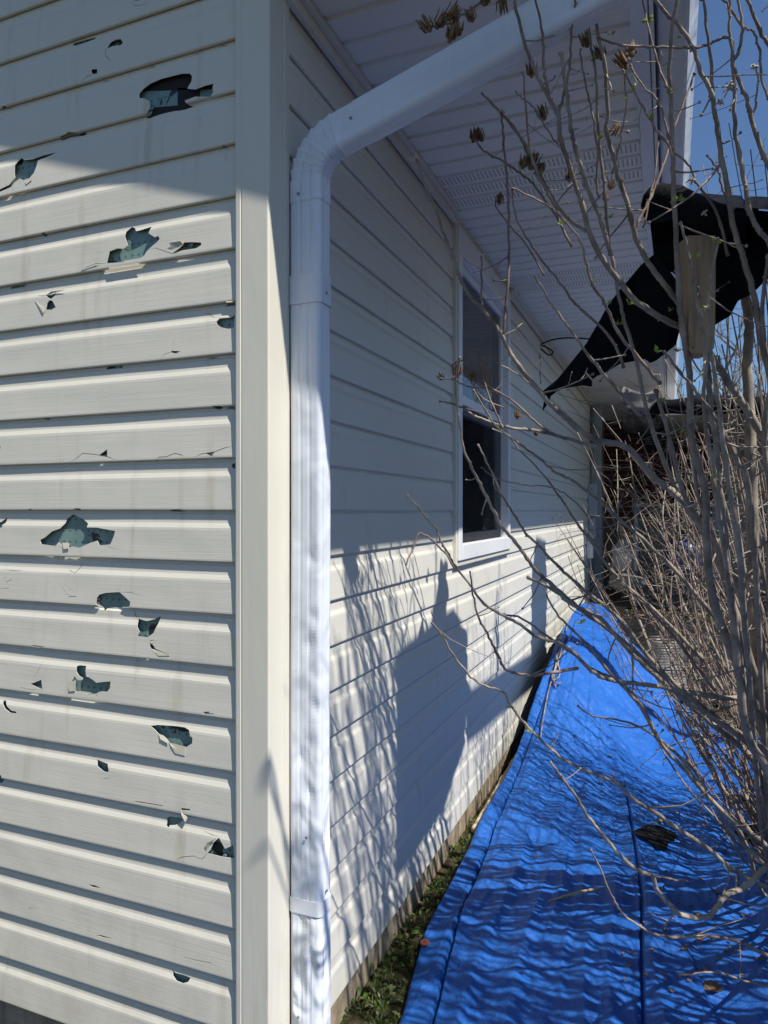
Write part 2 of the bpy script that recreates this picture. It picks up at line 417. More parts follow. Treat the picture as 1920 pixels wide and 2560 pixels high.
def siding(u0, u1, ncourse, holes, slots, mapf, keep=None, step=0.05, seed=0):
    mb = MB()
    hb = [(P, bbox(P)) for P in holes]
    for k in range(ncourse):
        zb = Z0 + k*EXP
        vs = []; es = []
        nst = int((u1-u0)/step)
        us = [u0 + (u1-u0)*i/nst for i in range(nst+1)]
        for (zz, _) in PROF:
            b = len(vs)
            for uu in us: vs.append((uu, zb+zz))
            es += [(b+i, b+i+1) for i in range(nst)]
        m = len(PROF); w_ = nst+1
        for j in range(m-1): es += [(j*w_, (j+1)*w_), (j*w_+nst, (j+1)*w_+nst)]
        act = []
        lim = zb + EXP + 0.004
        for P, (a, b, c, d) in hb:
            if d < zb or c > lim: continue
            lm = zb + 0.17 if ((d-c) > 1.0 or id(P) in NOHEM) else lim
            Q = [(x, min(max(z, zb-0.01), lm)) for x, z in P]
            act.append((Q, bbox(Q))); n0 = len(vs); vs += Q
            es += [(n0+i, n0+(i+1) % len(Q)) for i in range(len(Q))]
        for (a, b) in slots:
            z = zb + 0.1375; Q = [(a, z), (b, z), (b, z+0.004), (a, z+0.004)]
            act.append((Q, bbox(Q))); n0 = len(vs); vs += Q; es += [(n0+i, n0+(i+1) % 4) for i in range(4)]
        rv, re, rf, *_ = delaunay_2d_cdt([Vector(v) for v in vs], es, [], 0, 1e-6)
        fs = []
        for f in rf:
            cx = sum(rv[i].x for i in f)/3; cz = sum(rv[i].y for i in f)/3
            if cz < zb-1e-6 or cz > zb+0.146: continue
            if keep and not keep(cx, cz): continue
            if any(B[0] < cx < B[1] and B[2] < cz < B[3] and inpoly(cx, cz, Q) for Q, B in act): continue
            fs.append(f)
        vv = []
        for p in rv:
            zz = min(max(p.y-zb, 0), 0.146)
            wv = 0.0009*noise.noise(Vector((p.x*2.1, k*3.7+seed, 0)))
            zw = 0.0016*noise.noise(Vector((p.x*0.9, k*1.3+seed, 5)))*(1-zz/0.16)
            vv.append(mapf(p.x, p.y+zw, off(zz) + wv))
        mb.add(vv, fs)
    return mb

R1 = (0, 0, 2.304); R2 = (0, 600, 2.304); R3 = (0, 1240, 2.304); R4 = (0, 1900, 1.929)
def T(reg, pts):
    out = []
    for x, y in pts:
        p = PL(reg[0]+x/reg[2], reg[1]+y/reg[2], 0.009); out.append((p.x, p.z))
    return out
H = []; NOHEM = set()
def hole(reg, *pts): H.append(T(reg, pts))
def crack(reg, wid, *pts):
    P = [Vector(p) for p in T(reg, pts)]; L = []; Rr = []
    for i, p in enumerate(P):
        d = (P[min(i+1, len(P)-1)] - P[max(i-1, 0)]).normalized(); n = Vector((-d.y, d.x))
        w_ = wid*0.5*(0.25 if i in (0, len(P)-1) else 1)
        L.append(tuple(p+n*w_)); Rr.append(tuple(p-n*w_))
    H.append(L + Rr[::-1])
hole(R1, (765,-40),(830,-40),(825,-15),(815,5),(790,12),(772,5))
crack(R1, 0.0012, (762,15),(775,35),(800,40),(840,30),(868,5))
hole(R1, (413,248),(425,240),(480,225),(542,208),(546,222),(500,240),(440,260),(420,262))
hole(R1, (622,285),(640,245),(665,230),(695,227),(712,250),(700,265),(650,272))
crack(R1, 0.0016, (622,282),(612,290),(615,330),(650,360))
hole(R1, (535,405),(567,405),(566,430),(545,435),(533,420))
crack(R1, 0.0022, (545,430),(510,448),(470,480))
hole(R1, (806,545),(830,515),(870,485),(930,458),(1000,440),(1050,428),(1095,427),(1110,445),(1105,475),(1082,515),(1130,520),(1190,497),(1235,487),(1228,510),(1233,540),(1215,562),(1170,563),(1130,562),(1070,585),(1075,597),(1105,608),(1060,630),(1000,632),(940,645),(890,660),(850,675),(828,672),(855,655),(870,625),(868,590),(840,572),(808,570)); NOHEM.add(id(H[-1]))
hole(R1, (335,797),(380,780),(400,765),(440,768),(480,758),(490,765),(470,775),(400,785),(350,803))
hole(R1, (118,908),(140,922),(190,918),(250,895),(325,878),(300,895),(222,928),(215,960),(200,1000),(175,1030),(140,1042),(118,1032),(90,1055),(70,1082),(0,1112),(-20,1112),(0,1098),(60,1068),(92,1028),(88,1000),(88,960),(100,930)); NOHEM.add(id(H[-1]))
crack(R1, 0.0012, (125,1045),(112,1070),(112,1105))
for a in ((1235,285,1270,252,1315,262),(1100,318,1120,300,1142,308),(830,402,865,376,900,388),(578,472,600,458,625,466),(0,632,30,617,65,626),(1258,856,1290,843,1315,850)):
    crack(R1, 0.0022, (a[0],a[1]),(a[2],a[3]),(a[4],a[5]))
hole(R1, (240,1350),(262,1340),(260,1358),(240,1357))
hole(R2, (722,-17),(725,-47),(755,-77),(775,-67),(783,-49),(800,-52),(872,-77),(858,-35),(895,-12),(915,-20),(922,-2),(905,18),(870,48),(845,75),(835,95),(800,118),(700,135),(620,138),(635,70),(680,52),(715,55),(740,35))
hole(R2, (1065,18),(1100,16),(1160,18),(1165,32),(1135,52),(1050,65),(1010,82),(1000,78),(1040,50))
crack(R2, 0.0016, (615,140),(560,140),(510,160),(475,182))
crack(R2, 0.0014, (865,60),(900,50),(1000,85),(1040,80))
hole(R2, (272,318),(300,320),(325,302),(315,325),(295,340),(275,328))
hole(R2, (268,402),(275,365),(288,347),(305,352),(325,388),(300,402))
crack(R2, 0.0016, (215,318),(250,322),(320,300),(380,290))
crack(R2, 0.0025, (205,352),(240,390),(268,400))
hole(R2, (45,274),(65,262),(135,252),(130,265),(60,277))
hole(R2, (1290,374),(1310,362),(1350,360),(1350,376),(1300,380))
hole(R2, (1247,475),(1262,452),(1300,448),(1330,447),(1350,430),(1350,505),(1320,513),(1280,505),(1255,490))
crack(R2, 0.0012, (1170,420),(1200,425),(1230,448),(1320,445))
hole(R2, (990,640),(1043,642),(1020,655),(992,650))
crack(R2, 0.0012, (1005,560),(1000,600),(993,645),(950,660),(930,690))
hole(R2, (598,737),(620,724),(700,722),(690,733),(610,742))
hole(R2, (1183,684),(1215,672),(1255,680),(1215,680))
hole(R2, (245,1031),(260,1025),(280,1030),(270,1037))
hole(R2, (1223,970),(1227,955),(1275,957),(1270,970),(1250,973))
hole(R2, (1285,968),(1310,962),(1350,960),(1350,971))
hole(R2, (575,1240),(620,1207),(622,1250),(600,1245))
crack(R2, 0.0016, (405,1286),(460,1247),(480,1229),(575,1240),(640,1255),(690,1282))
crack(R2, 0.0018, (900,1273),(920,1252),(965,1250),(1010,1230),(1050,1240),(1070,1260))
hole(R2, (1190,1230),(1240,1222),(1222,1250))
crack(R2, 0.0016, (1125,1252),(1160,1235),(1240,1222),(1300,1198),(1350,1190))
H.append(T(R2, [(1345+16*math.cos(a*0.7), 1300+16*math.sin(a*0.7)) for a in range(9)]))
hole(R2, (-20,1190),(8,1190),(0,1225),(-20,1225))
hole(R3, (420,78),(440,72),(465,73),(475,80),(450,84))
hole(R3, (968,85),(990,77),(1040,76),(1065,86),(1020,91),(980,89))
hole(R3, (163,80),(180,74),(190,77),(175,85))
hole(R3, (232,255),(260,240),(300,205),(348,188),(370,160),(378,133),(413,105),(465,130),(505,160),(500,182),(560,183),(665,203),(655,240),(638,280),(575,285),(563,258),(520,272),(460,300),(420,292),(380,305),(340,268),(322,290),(240,278))
crack(R3, 0.0010, (600,285),(640,300),(700,312))
hole(R3, (-30,150),(0,150),(35,125),(28,155),(10,170),(15,182),(-30,180))
crack(R3, 0.0016, (388,408),(400,430),(430,445),(465,400),(460,378))
crack(R3, 0.0018, (345,510),(370,540),(400,578),(440,578),(445,552),(430,450))
crack(R3, 0.0012, (370,495),(400,535),(440,552))
crack(R3, 0.0016, (0,422),(75,428),(130,430))
crack(R3, 0.0014, (72,430),(70,480),(40,495),(22,478),(40,458))
crack(R3, 0.0014, (50,500),(55,530),(0,532))
hole(R3, (557,620),(560,590),(575,568),(610,558),(690,553),(720,578),(755,610),(750,640),(700,643),(640,645),(605,650),(595,668),(588,650),(570,632)); NOHEM.add(id(H[-1]))
crack(R3, 0.0012, (652,500),(680,550),(705,500))
crack(R3, 0.0012, (690,553),(760,555),(830,580))
hole(R3, (790,708),(840,722),(885,712),(920,693),(905,745),(885,790),(850,815),(795,808),(805,785),(792,755)); NOHEM.add(id(H[-1]))
crack(R3, 0.0022, (760,648),(775,690),(795,712))
hole(R3, (865,830),(895,830),(878,850),(900,880),(980,915),(960,920),(930,908),(890,890),(872,880))
crack(R3, 0.0014, (850,812),(862,840),(880,900),(930,922))
hole(R3, (180,867),(200,859),(265,869),(240,872),(200,869))
hole(R3, (178,1082),(240,1058),(247,1112),(215,1100))
crack(R3, 0.0013, (250,945),(255,985),(305,1045))
crack(R3, 0.0013, (118,1055),(118,1100),(170,1112),(250,1115))
crack(R3, 0.0010, (155,1060),(178,1083)); crack(R3, 0.0010, (250,945),(225,1000),(190,1050))
hole(R3, (440,980),(460,976),(493,980),(493,1010),(497,1040),(515,1045),(545,1065),(555,1075),(600,1070),(638,1068),(635,1105),(620,1127),(585,1125),(565,1130),(560,1150),(530,1148),(490,1135),(445,1130),(435,1120),(405,1125),(390,1085),(415,1070),(430,1038),(450,1060),(475,1060),(480,1050),(455,1035),(440,1010)); NOHEM.add(id(H[-1]))
hole(R3, (15,1180),(28,1180),(40,1210),(65,1235),(95,1242),(95,1253),(60,1248),(30,1225),(15,1195))
hole(R3, (1172,1243),(1210,1240),(1208,1250),(1240,1251),(1225,1256),(1180,1254))
hole(R3, (865,1325),(905,1320),(1010,1328),(1060,1335),(1088,1350),(1095,1385),(1108,1390),(1108,1425),(1075,1445),(1050,1470),(1020,1450),(975,1420),(960,1400),(940,1380),(915,1372),(890,1345))
crack(R3, 0.0014, (1008,1292),(1012,1328)); crack(R3, 0.0012, (530,1495),(560,1540))
hole(R4, (462,0),(480,8),(515,20),(525,50),(520,60),(500,55),(470,30))
crack(R4, 0.0010, (455,20),(470,70),(500,90),(530,85),(530,60))
hole(R4, (645,196),(680,199),(780,216),(790,223),(740,214),(660,202))
hole(R4, (870,240),(880,230),(920,235),(915,243))
crack(R4, 0.0016, (798,180),(800,205),(815,232)); crack(R4, 0.0014, (935,208),(922,238))
hole(R4, (798,290),(812,278),(870,285),(875,295),(860,310),(840,318),(815,318),(812,330),(800,320))
crack(R4, 0.0014, (755,335),(775,365),(800,388)); crack(R4, 0.0016, (790,340),(815,365),(818,340))
hole(R4, (1055,377),(1085,430),(1125,413),(1130,475),(1080,470),(1000,452),(1015,435),(1030,400))
crack(R4, 0.0018, (855,482),(880,470),(930,465),(975,480),(1000,452))
crack(R4, 0.0014, (975,345),(1020,365),(1060,378))
hole(R4, (425,601),(460,604),(490,619),(450,614))
hole(R4, (825,1022),(840,1035),(880,1045),(913,1058),(905,1075),(880,1080),(850,1068),(830,1045))
hole(R4, (-20,68),(0,68),(10,75),(8,110),(-20,120))
crack(R4, 0.0018, (97,600),(95,650),(130,690),(135,715),(185,716))
crack(R4, 0.0018, (865,945),(940,965),(1020,980),(1050,1010))
hole(R4, (460,843),(490,845),(545,862),(500,856))
random.seed(11)
def roofz(e): return 1.30+CH + 0.36*(0.96-e)
slots = [(-0.95+i*0.042, -0.95+i*0.042+0.024) for i in range(22)]
ws = siding(-2.6, -0.062, 28, H, slots, lambda u, z, o: (u, -o, z), keep=lambda u, z: z < roofz(u)+0.02)
hgable = ws.build('gable_siding', M_SL, house, thick=0.0012)
hgable['label'] = 'cream lap siding riddled with jagged holes and cracks'
# curled shards and tongues left around the holes
def shard(reg, pts, lift, tipl):
    P = T(reg, pts); n = len(P); vs = []; lift = 0.0095; tipl = lift + (tipl-lift)*0.32
    for i, (x, z) in enumerate(P):
        vs.append((x, -(lift if i < 2 else tipl), z))
    cx = sum(v[0] for v in vs)/n; cz = sum(v[2] for v in vs)/n
    vs.append((cx, -(lift+tipl)/2, cz))
    o = MB().add(vs, [(i, (i+1) % n, n) for i in range(n)]).build('siding_shard', M_BACK, hgable, thick=0.001)
    o.matrix_parent_inverse = Matrix.Identity(4)
shard(R2, [(205,352),(268,400),(258,426)], 0.010, 0.020)
shard(R2, [(270,318),(325,300),(385,288),(300,300)], 0.012, 0.019)
shard(R2, [(1000,78),(1060,30),(1050,12),(985,22)], 0.010, 0.026)
shard(R2, [(612,140),(575,132),(475,180),(560,150)], 0.012, 0.020)
shard(R2, [(622,140),(790,122),(820,150),(700,165),(640,178)], 0.012, 0.017)
shard(R2, [(1300,350),(1352,352),(1352,362),(1310,364)], 0.012, 0.018)
shard(R1, [(140,1040),(165,1055),(192,1042),(160,1068)], 0.011, 0.018)
shard(R3, [(360,270),(395,270),(405,302),(375,306)], 0.010, 0.022)
shard(R3, [(865,840),(895,830),(880,852)], 0.011, 0.020)
shard(R3, [(872,880),(900,885),(982,918),(920,920)], 0.010, 0.018)
shard(R3, [(390,1085),(435,1060),(440,1120),(405,1125)], 0.010, 0.020)
shard(R3, [(975,1420),(1070,1445),(1070,1495),(1015,1480),(990,1440)], 0.010, 0.017)
shard(R3, [(915,1372),(960,1400),(975,1425),(930,1400)], 0.010, 0.020)
shard(R4, [(870,232),(905,280),(898,298),(880,265)], 0.011, 0.020)
shard(R4, [(990,450),(1020,400),(1045,376),(1000,400)], 0.012, 0.024)
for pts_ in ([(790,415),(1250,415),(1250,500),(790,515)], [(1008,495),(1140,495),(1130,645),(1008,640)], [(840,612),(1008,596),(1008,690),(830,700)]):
    P = T(R1, pts_); MB().add([(x, 0.0022, z) for x, z in P], [(0, 3, 2, 1)]).build('black_hole_patch', M_DARK, house)  # flat black patches around a bare rectangle in the big hole
for reg, x, y in ((R4, 1085, 463), (R1, 1108, 1412), (R3, 385, 285)):
    p = PL(reg[0]+x/reg[2], reg[1]+y/reg[2], 0.003)
    MB().tube([p+Vector((0,-0.0035,0)), p+Vector((0,0.006,0))], 0.005, 10).build('siding_nail', M_METAL, hgable).matrix_parent_inverse = Matrix.Identity(4)

WY0, WY1, WZ0, WZ1 = PR(1141, 1300, 0.026).y, PR(1275, 1300, 0.026).y, CH-0.235, CH+1.245
RH = [[(WY0, WZ0), (WY1, WZ0), (WY1, WZ1), (WY0, WZ1)]]
def slit(px, k0, k1, lean=0.003):
    y = PR(px, 1400, 0.01).y
    for k in range(k0, k1):
        z = Z0 + k*EXP; RH.append([(y, z+0.0), (y+0.0018, z+0.0), (y+0.0018+lean, z+0.126), (y+lean, z+0.126)])
slit(945, 7, 9); slit(1088, 6, 8); slit(1093, 3, 4); slit(925, 4, 5); slit(1264, 8, 9, 0); slit(1360, 5, 6)
ws = siding(0.074, 7.42, 22, RH, [], lambda u, z, o: (o, u, z), keep=lambda u, z: z < 2.835, step=0.12, seed=9)
ws.build('long_wall_siding', M_SR, house, thick=-0.0012)
# sheathing, foundation
MB().box(-2.6, -0.012, 0.003, 0.05, Z0+0.012, 2.8).add([(-2.6,0.0035,2.79),(-0.012,0.0035,2.79),(-0.012,0.0035,3.1),(-2.6,0.0035,4.0)], [(0,1,2,3)]).build('sheathing', M_WRAP, house)
MB().box(-2.6, -0.022, 0.016, 0.3, -0.1, Z0+0.01).box(-0.3, 0.0, 0.3, 7.4, -0.1, Z0-0.002).build('foundation', M_CONC, house)
wl = MB()   # back-up wall behind the long siding, with the window opening left free
wl.box(-0.10, -0.002, 0.02, WY0, 0.12, 2.82).box(-0.10, -0.002, WY1, 7.42, 0.12, 2.82).box(-0.10, -0.002, WY0, WY1, 0.12, WZ0).box(-0.10, -0.002, WY0, WY1, WZ1, 2.82)
wl.build('stud_wall', M_ROOM, house)
# corner post
def extrude_z(prof, z0, z1, name, m, nz=40, smooth=False, thick=0):
    mb = MB(); n = len(prof); vs = []
    for j in range(nz+1):
        z = z0 + (z1-z0)*j/nz
        for i, (x, y) in enumerate(prof):
            d = 0.0006*noise.noise(Vector((i*0.4, z*2, 1)))
            vs.append((x+d, y-d, z))
    mb.add(vs, [(j*n+i, j*n+i+1, (j+1)*n+i+1, (j+1)*n+i) for j in range(nz) for i in range(n-1)])
    return mb.build(name, m, house, smooth=smooth, thick=thick)
cp = [(-0.0775,-0.002),(-0.0785,-0.0155),(-0.0770,-0.0180),(-0.0745,-0.0186),(-0.0640,-0.0186),(-0.0622,-0.0172),(-0.0600,-0.0172),(-0.0585,-0.0182),
      (0.0100,-0.0180),(0.0125,-0.0176),(0.0150,-0.0152),(0.0158,-0.0125),(0.0165,0.050),(0.0150,0.0515),(0.0150,0.0535),(0.0168,0.055),(0.0160,0.0785),(0.0150,0.0800),(0.002,0.0800)]
extrude_z(cp, Z0-0.012, 2.815, 'corner_post', M_POST)

# soffit
sf = MB(); vs = []; prof = []
y = -0.20
y0s = 1.165 - 0.107*11
k = 0; yy = y0s
while yy < 9.6:
    prof += [(yy+0.001, 0.0), (yy+0.004, 0.009), (yy+0.019, 0.009), (yy+0.024, 0.0)]
    k += 1; yy += 0.107
n = len(prof)
XS = [0.012, 0.2, 0.4, 0.6, 0.835]
for xx in XS:
    for i, (a, b) in enumerate(prof):
        wv = 0.0015*noise.noise(Vector((xx*3, a*2, 0)))
        vs.append((xx, a, 2.820+b+wv))
sf.add(vs, [(j*n+i, (j+1)*n+i, (j+1)*n+i+1, j*n+i+1) for j in range(len(XS)-1) for i in range(n-1)])
sf.build('soffit', M_SOF, house)
tr = MB()
tr.box(0.0125, 0.046, 0.0, WY0-0.01, 2.802, 2.818).box(0.0125, 0.030, 0.0, WY0-0.01, 2.772, 2.801)
tr.box(0.0125, 0.046, WY1+0.01, 7.42, 2.802, 2.818).box(0.0125, 0.030, WY1+0.01, 7.42, 2.772, 2.801)
tr.build('wall_channel', M_POST, house, bevel=0.002)
MB().box(0.793, 0.838, -0.2, 9.5, 2.806, 2.8165).build('soffit_trim', M_WHITE, house, bevel=0.002)
# fascia + gutter
MB().box(0.842, 0.852, -0.205, 9.5, 2.79, 2.98).build('fascia', M_WHITE, house)
gt = MB()
gp = [(0.855,2.955),(0.855,2.842),(0.862,2.822),(0.930,2.820),(0.938,2.828),(0.952,2.870),(0.962,2.895),(0.965,2.950),(0.958,2.956)]
vs = []; YS = [-0.21+ i*0.5 for i in range(21)]
for yv in YS:
    for a, b in gp: vs.append((a, yv, b))
n = len(gp); gt.add(vs, [(j*n+i, j*n+i+1, (j+1)*n+i+1, (j+1)*n+i) for j in range(len(YS)-1) for i in range(n-1)])
gt.add([(a, -0.21, b) for a, b in gp], [tuple(range(n))])
gt.build('gutter', M_SPOUT, house, thick=0.0012)
# roof slab with rake
rf = MB(); e0, e1_ = 0.955, -2.9
def rz(e, t=0): return roofz(e) + 0.02 + t
for ya, yb in ((-0.209, 9.6),):
    rf.add([(e0-0.09,ya,2.96),(e0-0.09,yb,2.96),(e1_,yb,rz(e1_)),(e1_,ya,rz(e1_)),(e0-0.03,ya,3.0),(e0-0.03,yb,3.0),(e1_,yb,rz(e1_,0.15)),(e1_,ya,rz(e1_,0.15))],
           [(0,1,2,3),(4,7,6,5),(0,3,7,4),(1,5,6,2),(0,4,5,1),(2,6,7,3)])
rf.build('roof', M_SHING, house)
rk = MB()
rk.add([(0.85,-0.212,2.82),(0.85,-0.19,2.82),(-2.9,-0.19,roofz(-2.9)),(-2.9,-0.212,roofz(-2.9)),(0.85,-0.212,3.0),(0.85,-0.19,3.0),(-2.9,-0.19,roofz(-2.9)+0.2),(-2.9,-0.212,roofz(-2.9)+0.2)],
       [(0,1,2,3),(4,7,6,5),(0,3,7,4),(1,5,6,2),(0,4,5,1),(2,6,7,3)])
rk.build('rake_board', M_WHITE, house)

# window
win = MB(); P_ = 0.034
def frame(mb, y0, y1, z0, z1, wd, x0, x1, wb=None, wt=None):
    wb = wb or wd; wt = wt or wd
    mb.box(x0, x1, y0, y0+wd, z0, z1).box(x0, x1, y1-wd, y1, z0, z1)
    mb.box(x0, x1, y0+wd, y1-wd, z0, z0+wb).box(x0, x1, y0+wd, y1-wd, z1-wt, z1)
chn = MB(); frame(chn, WY0-0.004, WY1+0.004, WZ0-0.012, WZ1+0.03, 0.022, -0.004, 0.026, 0.022, 0.02)
window = MB(); frame(window, WY0+0.019, WY1-0.019, WZ0+0.012, WZ1+0.008, 0.055, -0.05, 0.034, 0.07, 0.11)
window = window.build('window', M_WHITE, house, bevel=0.003)
c_ = chn.build('window_channel', M_POST, window, bevel=0.002); 
c_.matrix_parent_inverse = Matrix.Identity(4)
ZM = CH + 0.515
for nm, z0, z1, xo, m in (('upper_sash', ZM-0.02, WZ1-0.105, -0.012, None), ('lower_sash', WZ0+0.085, ZM-0.022, -0.034, None)):
    s_ = MB(); frame(s_, WY0+0.076, WY1-0.076, z0, z1, 0.038, xo-0.02, xo+0.012, 0.042, 0.036)
    o = s_.build(nm, M_WHITE, window, bevel=0.002); o.matrix_parent_inverse = Matrix.Identity(4)
gl = MB()
for z0, z1, xo in ((ZM, WZ1-0.12, -0.014), (WZ0+0.1, ZM-0.03, -0.040)):
    gl.add([(xo,WY0+0.1,z0),(xo,WY1-0.1,z0),(xo,WY1-0.1,z1),(xo,WY0+0.1,z1)], [(0,1,2,3)])
o = gl.build('glass', M_GLASS, window); o.matrix_parent_inverse = Matrix.Identity(4)
sn = MB().add([(-0.012,WY0+0.074,WZ0+0.085),(-0.012,WY1-0.074,WZ0+0.085),(-0.012,WY1-0.074,ZM-0.02),(-0.012,WY0+0.074,ZM-0.02)], [(0,1,2,3)])
o = sn.build('insect_screen', M_SCREEN, window); o.matrix_parent_inverse = Matrix.Identity(4)
rm = MB()   # room seen through the panes
rm.add([(-0.10,WY0-0.5,0.9),(-0.10,WY1+0.8,0.9),(-2.2,WY1+0.8,0.9),(-2.2,WY0-0.5,0.9),(-0.10,WY0-0.5,2.81),(-0.10,WY1+0.8,2.81),(-2.2,WY1+0.8,2.81),(-2.2,WY0-0.5,2.81)],
       [(0,1,2,3),(4,7,6,5),(3,2,6,7),(0,3,7,4),(1,5,6,2)])
rm.build('room', M_ROOM, house)
bl = MB()
for i in range(16):
    z = WZ0+0.18+i*0.022
    bl.box(-0.34, -0.33, WY0+0.12, WY0+0.65, z, z+0.016)
bl.build('window_blind', M_WHITE, house)

# ---------------------------------------------------------------- downspout (part of the house)
def rrect(w, h, r, n=4):
    out = []
    for cx, cy, a0 in ((w/2-r, h/2-r, 0), (-w/2+r, h/2-r, 90), (-w/2+r, -h/2+r, 180), (w/2-r, -h/2+r, 270)):
        for k in range(n+1):
            a = R(a0+90*k/n); out.append((cx+r*math.cos(a), cy+r*math.sin(a)))
    return out
def ribbed(w, h, r=0.013):
    """rounded rectangle with shallow flutes on all four faces, (u along x, v along y)"""
    base = rrect(w, h, r, 5); out = []
    n = len(base)
    for i in range(n):
        a = Vector(base[i]); b = Vector(base[(i+1) % n]); out.append(tuple(a))
        L = (b-a).length
        if L > 0.02:
            d = (b-a)/L; nrm = Vector((d.y, -d.x)); wide = L > w*0.5 and abs(d.x) > 0.5; nr = 2 if wide else 4
            for k in range(nr):
                c = L*(k+0.75)/(nr+0.5); q = 0.0060 if wide else 0.0028; gd = 0.0011 if wide else 0.0016
                for dd, dp in ((-q, 0), (-q*0.35, gd), (q*0.35, gd), (q, 0)):
                    out.append(tuple(a + d*(c+dd) - nrm*dp))
    return out
SW, SH_ = 0.088, 0.062; SX, SY = 0.061, 0.104
def sweep(mb, path, prof, scl=None, cap=False):
    """path in the x-z plane at y=SY; list of (x,z,angle) angle=tilt of the tube axis from vertical towards +x"""
    n = len(prof); vs = []
    for i, (x, z, a) in enumerate(path):
        s_ = scl[i] if scl else 1
        ux = Vector((math.cos(a), 0, -math.sin(a)))
        for (u, v) in prof: vs.append(Vector((x, SY, z)) + ux*u*s_ + Vector((0, 1, 0))*v*s_)
    mb.add(vs, [(j*n+i, j*n+(i+1) % n, (j+1)*n+(i+1) % n, (j+1)*n+i) for j in range(len(path)-1) for i in range(n)])
    if cap: mb.add([vs[-n+i] for i in range(n)], [tuple(range(n))])
AEL = R(90-16.5)
pr = ribbed(SW, SH_)
ds = MB(); path = [(SX + 0.0015*math.sin(z*5), z, 0) for z in [0.06 + i*0.008 for i in range(247)]] + [(SX, 2.04, 0), (SX, 2.325, 0)]
sweep(ds, path, pr)
DENT = [(CH-(y_-1276)/1761*1.72, PX_/1.0, a_) for PX_, y_, a_ in ((0.020,1395,.004),(0.026,1545,.007),(0.014,1610,.005),(0.026,1690,.004),(0.030,1770,.007),(0.024,1860,.005),(-0.010,1900,.004),(0.012,1985,.005),(-0.018,2040,.004),(0.006,2110,.004),(0.022,2180,.006),(-0.004,2320,.005),(0.018,2400,.006),(-0.015,2470,.005))]
nv = []
for (x, y, z) in ds.v:
    d = 0
    for zi, ui, a_ in DENT:
        q = ((z-zi)/0.022)**2 + ((x-SX-ui)/0.013)**2
        if q < 9: d += a_*(math.exp(-q) - 0.35*math.exp(-q*0.45))
    if y < SY-0.005: y += d
    if x > SX+0.03: x -= d*0.8
    nv.append((x, y, z))
ds.v = nv
dsp = ds.build('downspout', M_SPOUT, house, smooth=False)
dsp['label'] = 'white fluted aluminium downspout, scuffed and dented near its foot'
# elbow
el = MB(); RB = 0.110; pts = [(SX, 2.28, 0), (SX, 2.3333, 0)]; sc_ = [1.035, 1.035]; cx = SX+RB; cz = 2.3333; NP = 35
for i in range(1, NP+1):
    a = AEL*i/NP; pts.append((cx-RB*math.cos(a), cz+RB*math.sin(a), a))
    sc_.append((1.085, 0.975, 0.99, 1.01, 1.04)[i % 5])
x_, z_, a_ = pts[-1]
for d in (0.005, 0.05, 0.075): pts.append((x_+d*math.sin(AEL), z_+d*math.cos(AEL), AEL)); sc_.append(1.02)
sweep(el, pts, pr, sc_)
def sub(mb, nm, m, par, **kw):
    o = mb.build(nm, m, par, **kw); o.matrix_parent_inverse = Matrix.Identity(4); return o
sub(el, 'elbow', M_SPOUT, dsp)
dg = MB(); x_, z_, _ = pts[-1]; x_ -= 0.012*math.sin(AEL); z_ -= 0.012*math.cos(AEL)
L_ = (0.80-x_)/math.sin(AEL); pd = [(x_+L_*t*math.sin(AEL), z_+L_*t*math.cos(AEL), AEL) for t in (0, .2, .4, .6, .8, 1)]
sweep(dg, pd, ribbed(SW*1.04, SH_*1.05)); sub(dg, 'diagonal_pipe', M_SPOUT, dsp)
ue = MB(); x_, z_, _ = pd[-1]; pu = [(x_-0.03*math.sin(AEL), z_-0.03*math.cos(AEL), AEL)]; sc2 = [1.06]
cx = x_; RB2 = 0.075; ccx = x_ - RB2*(-math.cos(AEL))*-1
cxx = x_ - RB2*math.cos(AEL)*1.0; 
for i in range(0, 16):
    a = AEL*(1-i/15); pu.append((x_ + RB2*(math.cos(a)-math.cos(AEL)), z_ + RB2*(math.sin(AEL)-math.sin(a)) , a)); sc2.append(1.02 + (0.05 if i % 4 == 0 else 0))
pu2 = []
for (x, z, a) in pu[1:]:
    pu2.append((x, z, a))
xq, zq, aq = pu2[-1]; pu2.append((xq, 2.822, 0)); sc2.append(1.0)
sweep(ue, [pu[0]]+pu2, ribbed(SW, SH_), sc2); sub(ue, 'upper_elbow', M_SPOUT, dsp)
cpn = MB(); sweep(cpn, [(SX, 2.028, 0), (SX, 2.10, 0)], rrect(SW+0.005, SH_+0.005, 0.014, 5)); sub(cpn, 'coupling', M_SPOUT, dsp, thick=0.001)
st = MB(); zs = CH - 0.975
sp = rrect(SW+0.006, SH_+0.004, 0.014, 5)
sweep(st, [(SX, zs-0.018, 0), (SX, zs+0.018, 0)], sp)
st.box(0.004, 0.0075, SY+0.03, SY+0.075, zs-0.018, zs+0.018)
sub(st, 'strap', M_WHITE, dsp, thick=0.001)
sb = MB(); sweep(sb, [(SX+0.001, 0.06, 0), (SX+0.001, 0.21, 0)], ribbed(SW+0.006, SH_+0.006)); sub(sb, 'lower_sleeve', M_SPOUT, dsp)
sr = MB()
def screw(mb, p, d, r=0.0036):
    p = Vector(p); d = Vector(d); sub(MB().tube([p, p+d*0.002, p+d*0.0032], [r, r, r*0.5], 8), 'screw', M_METAL, dsp)
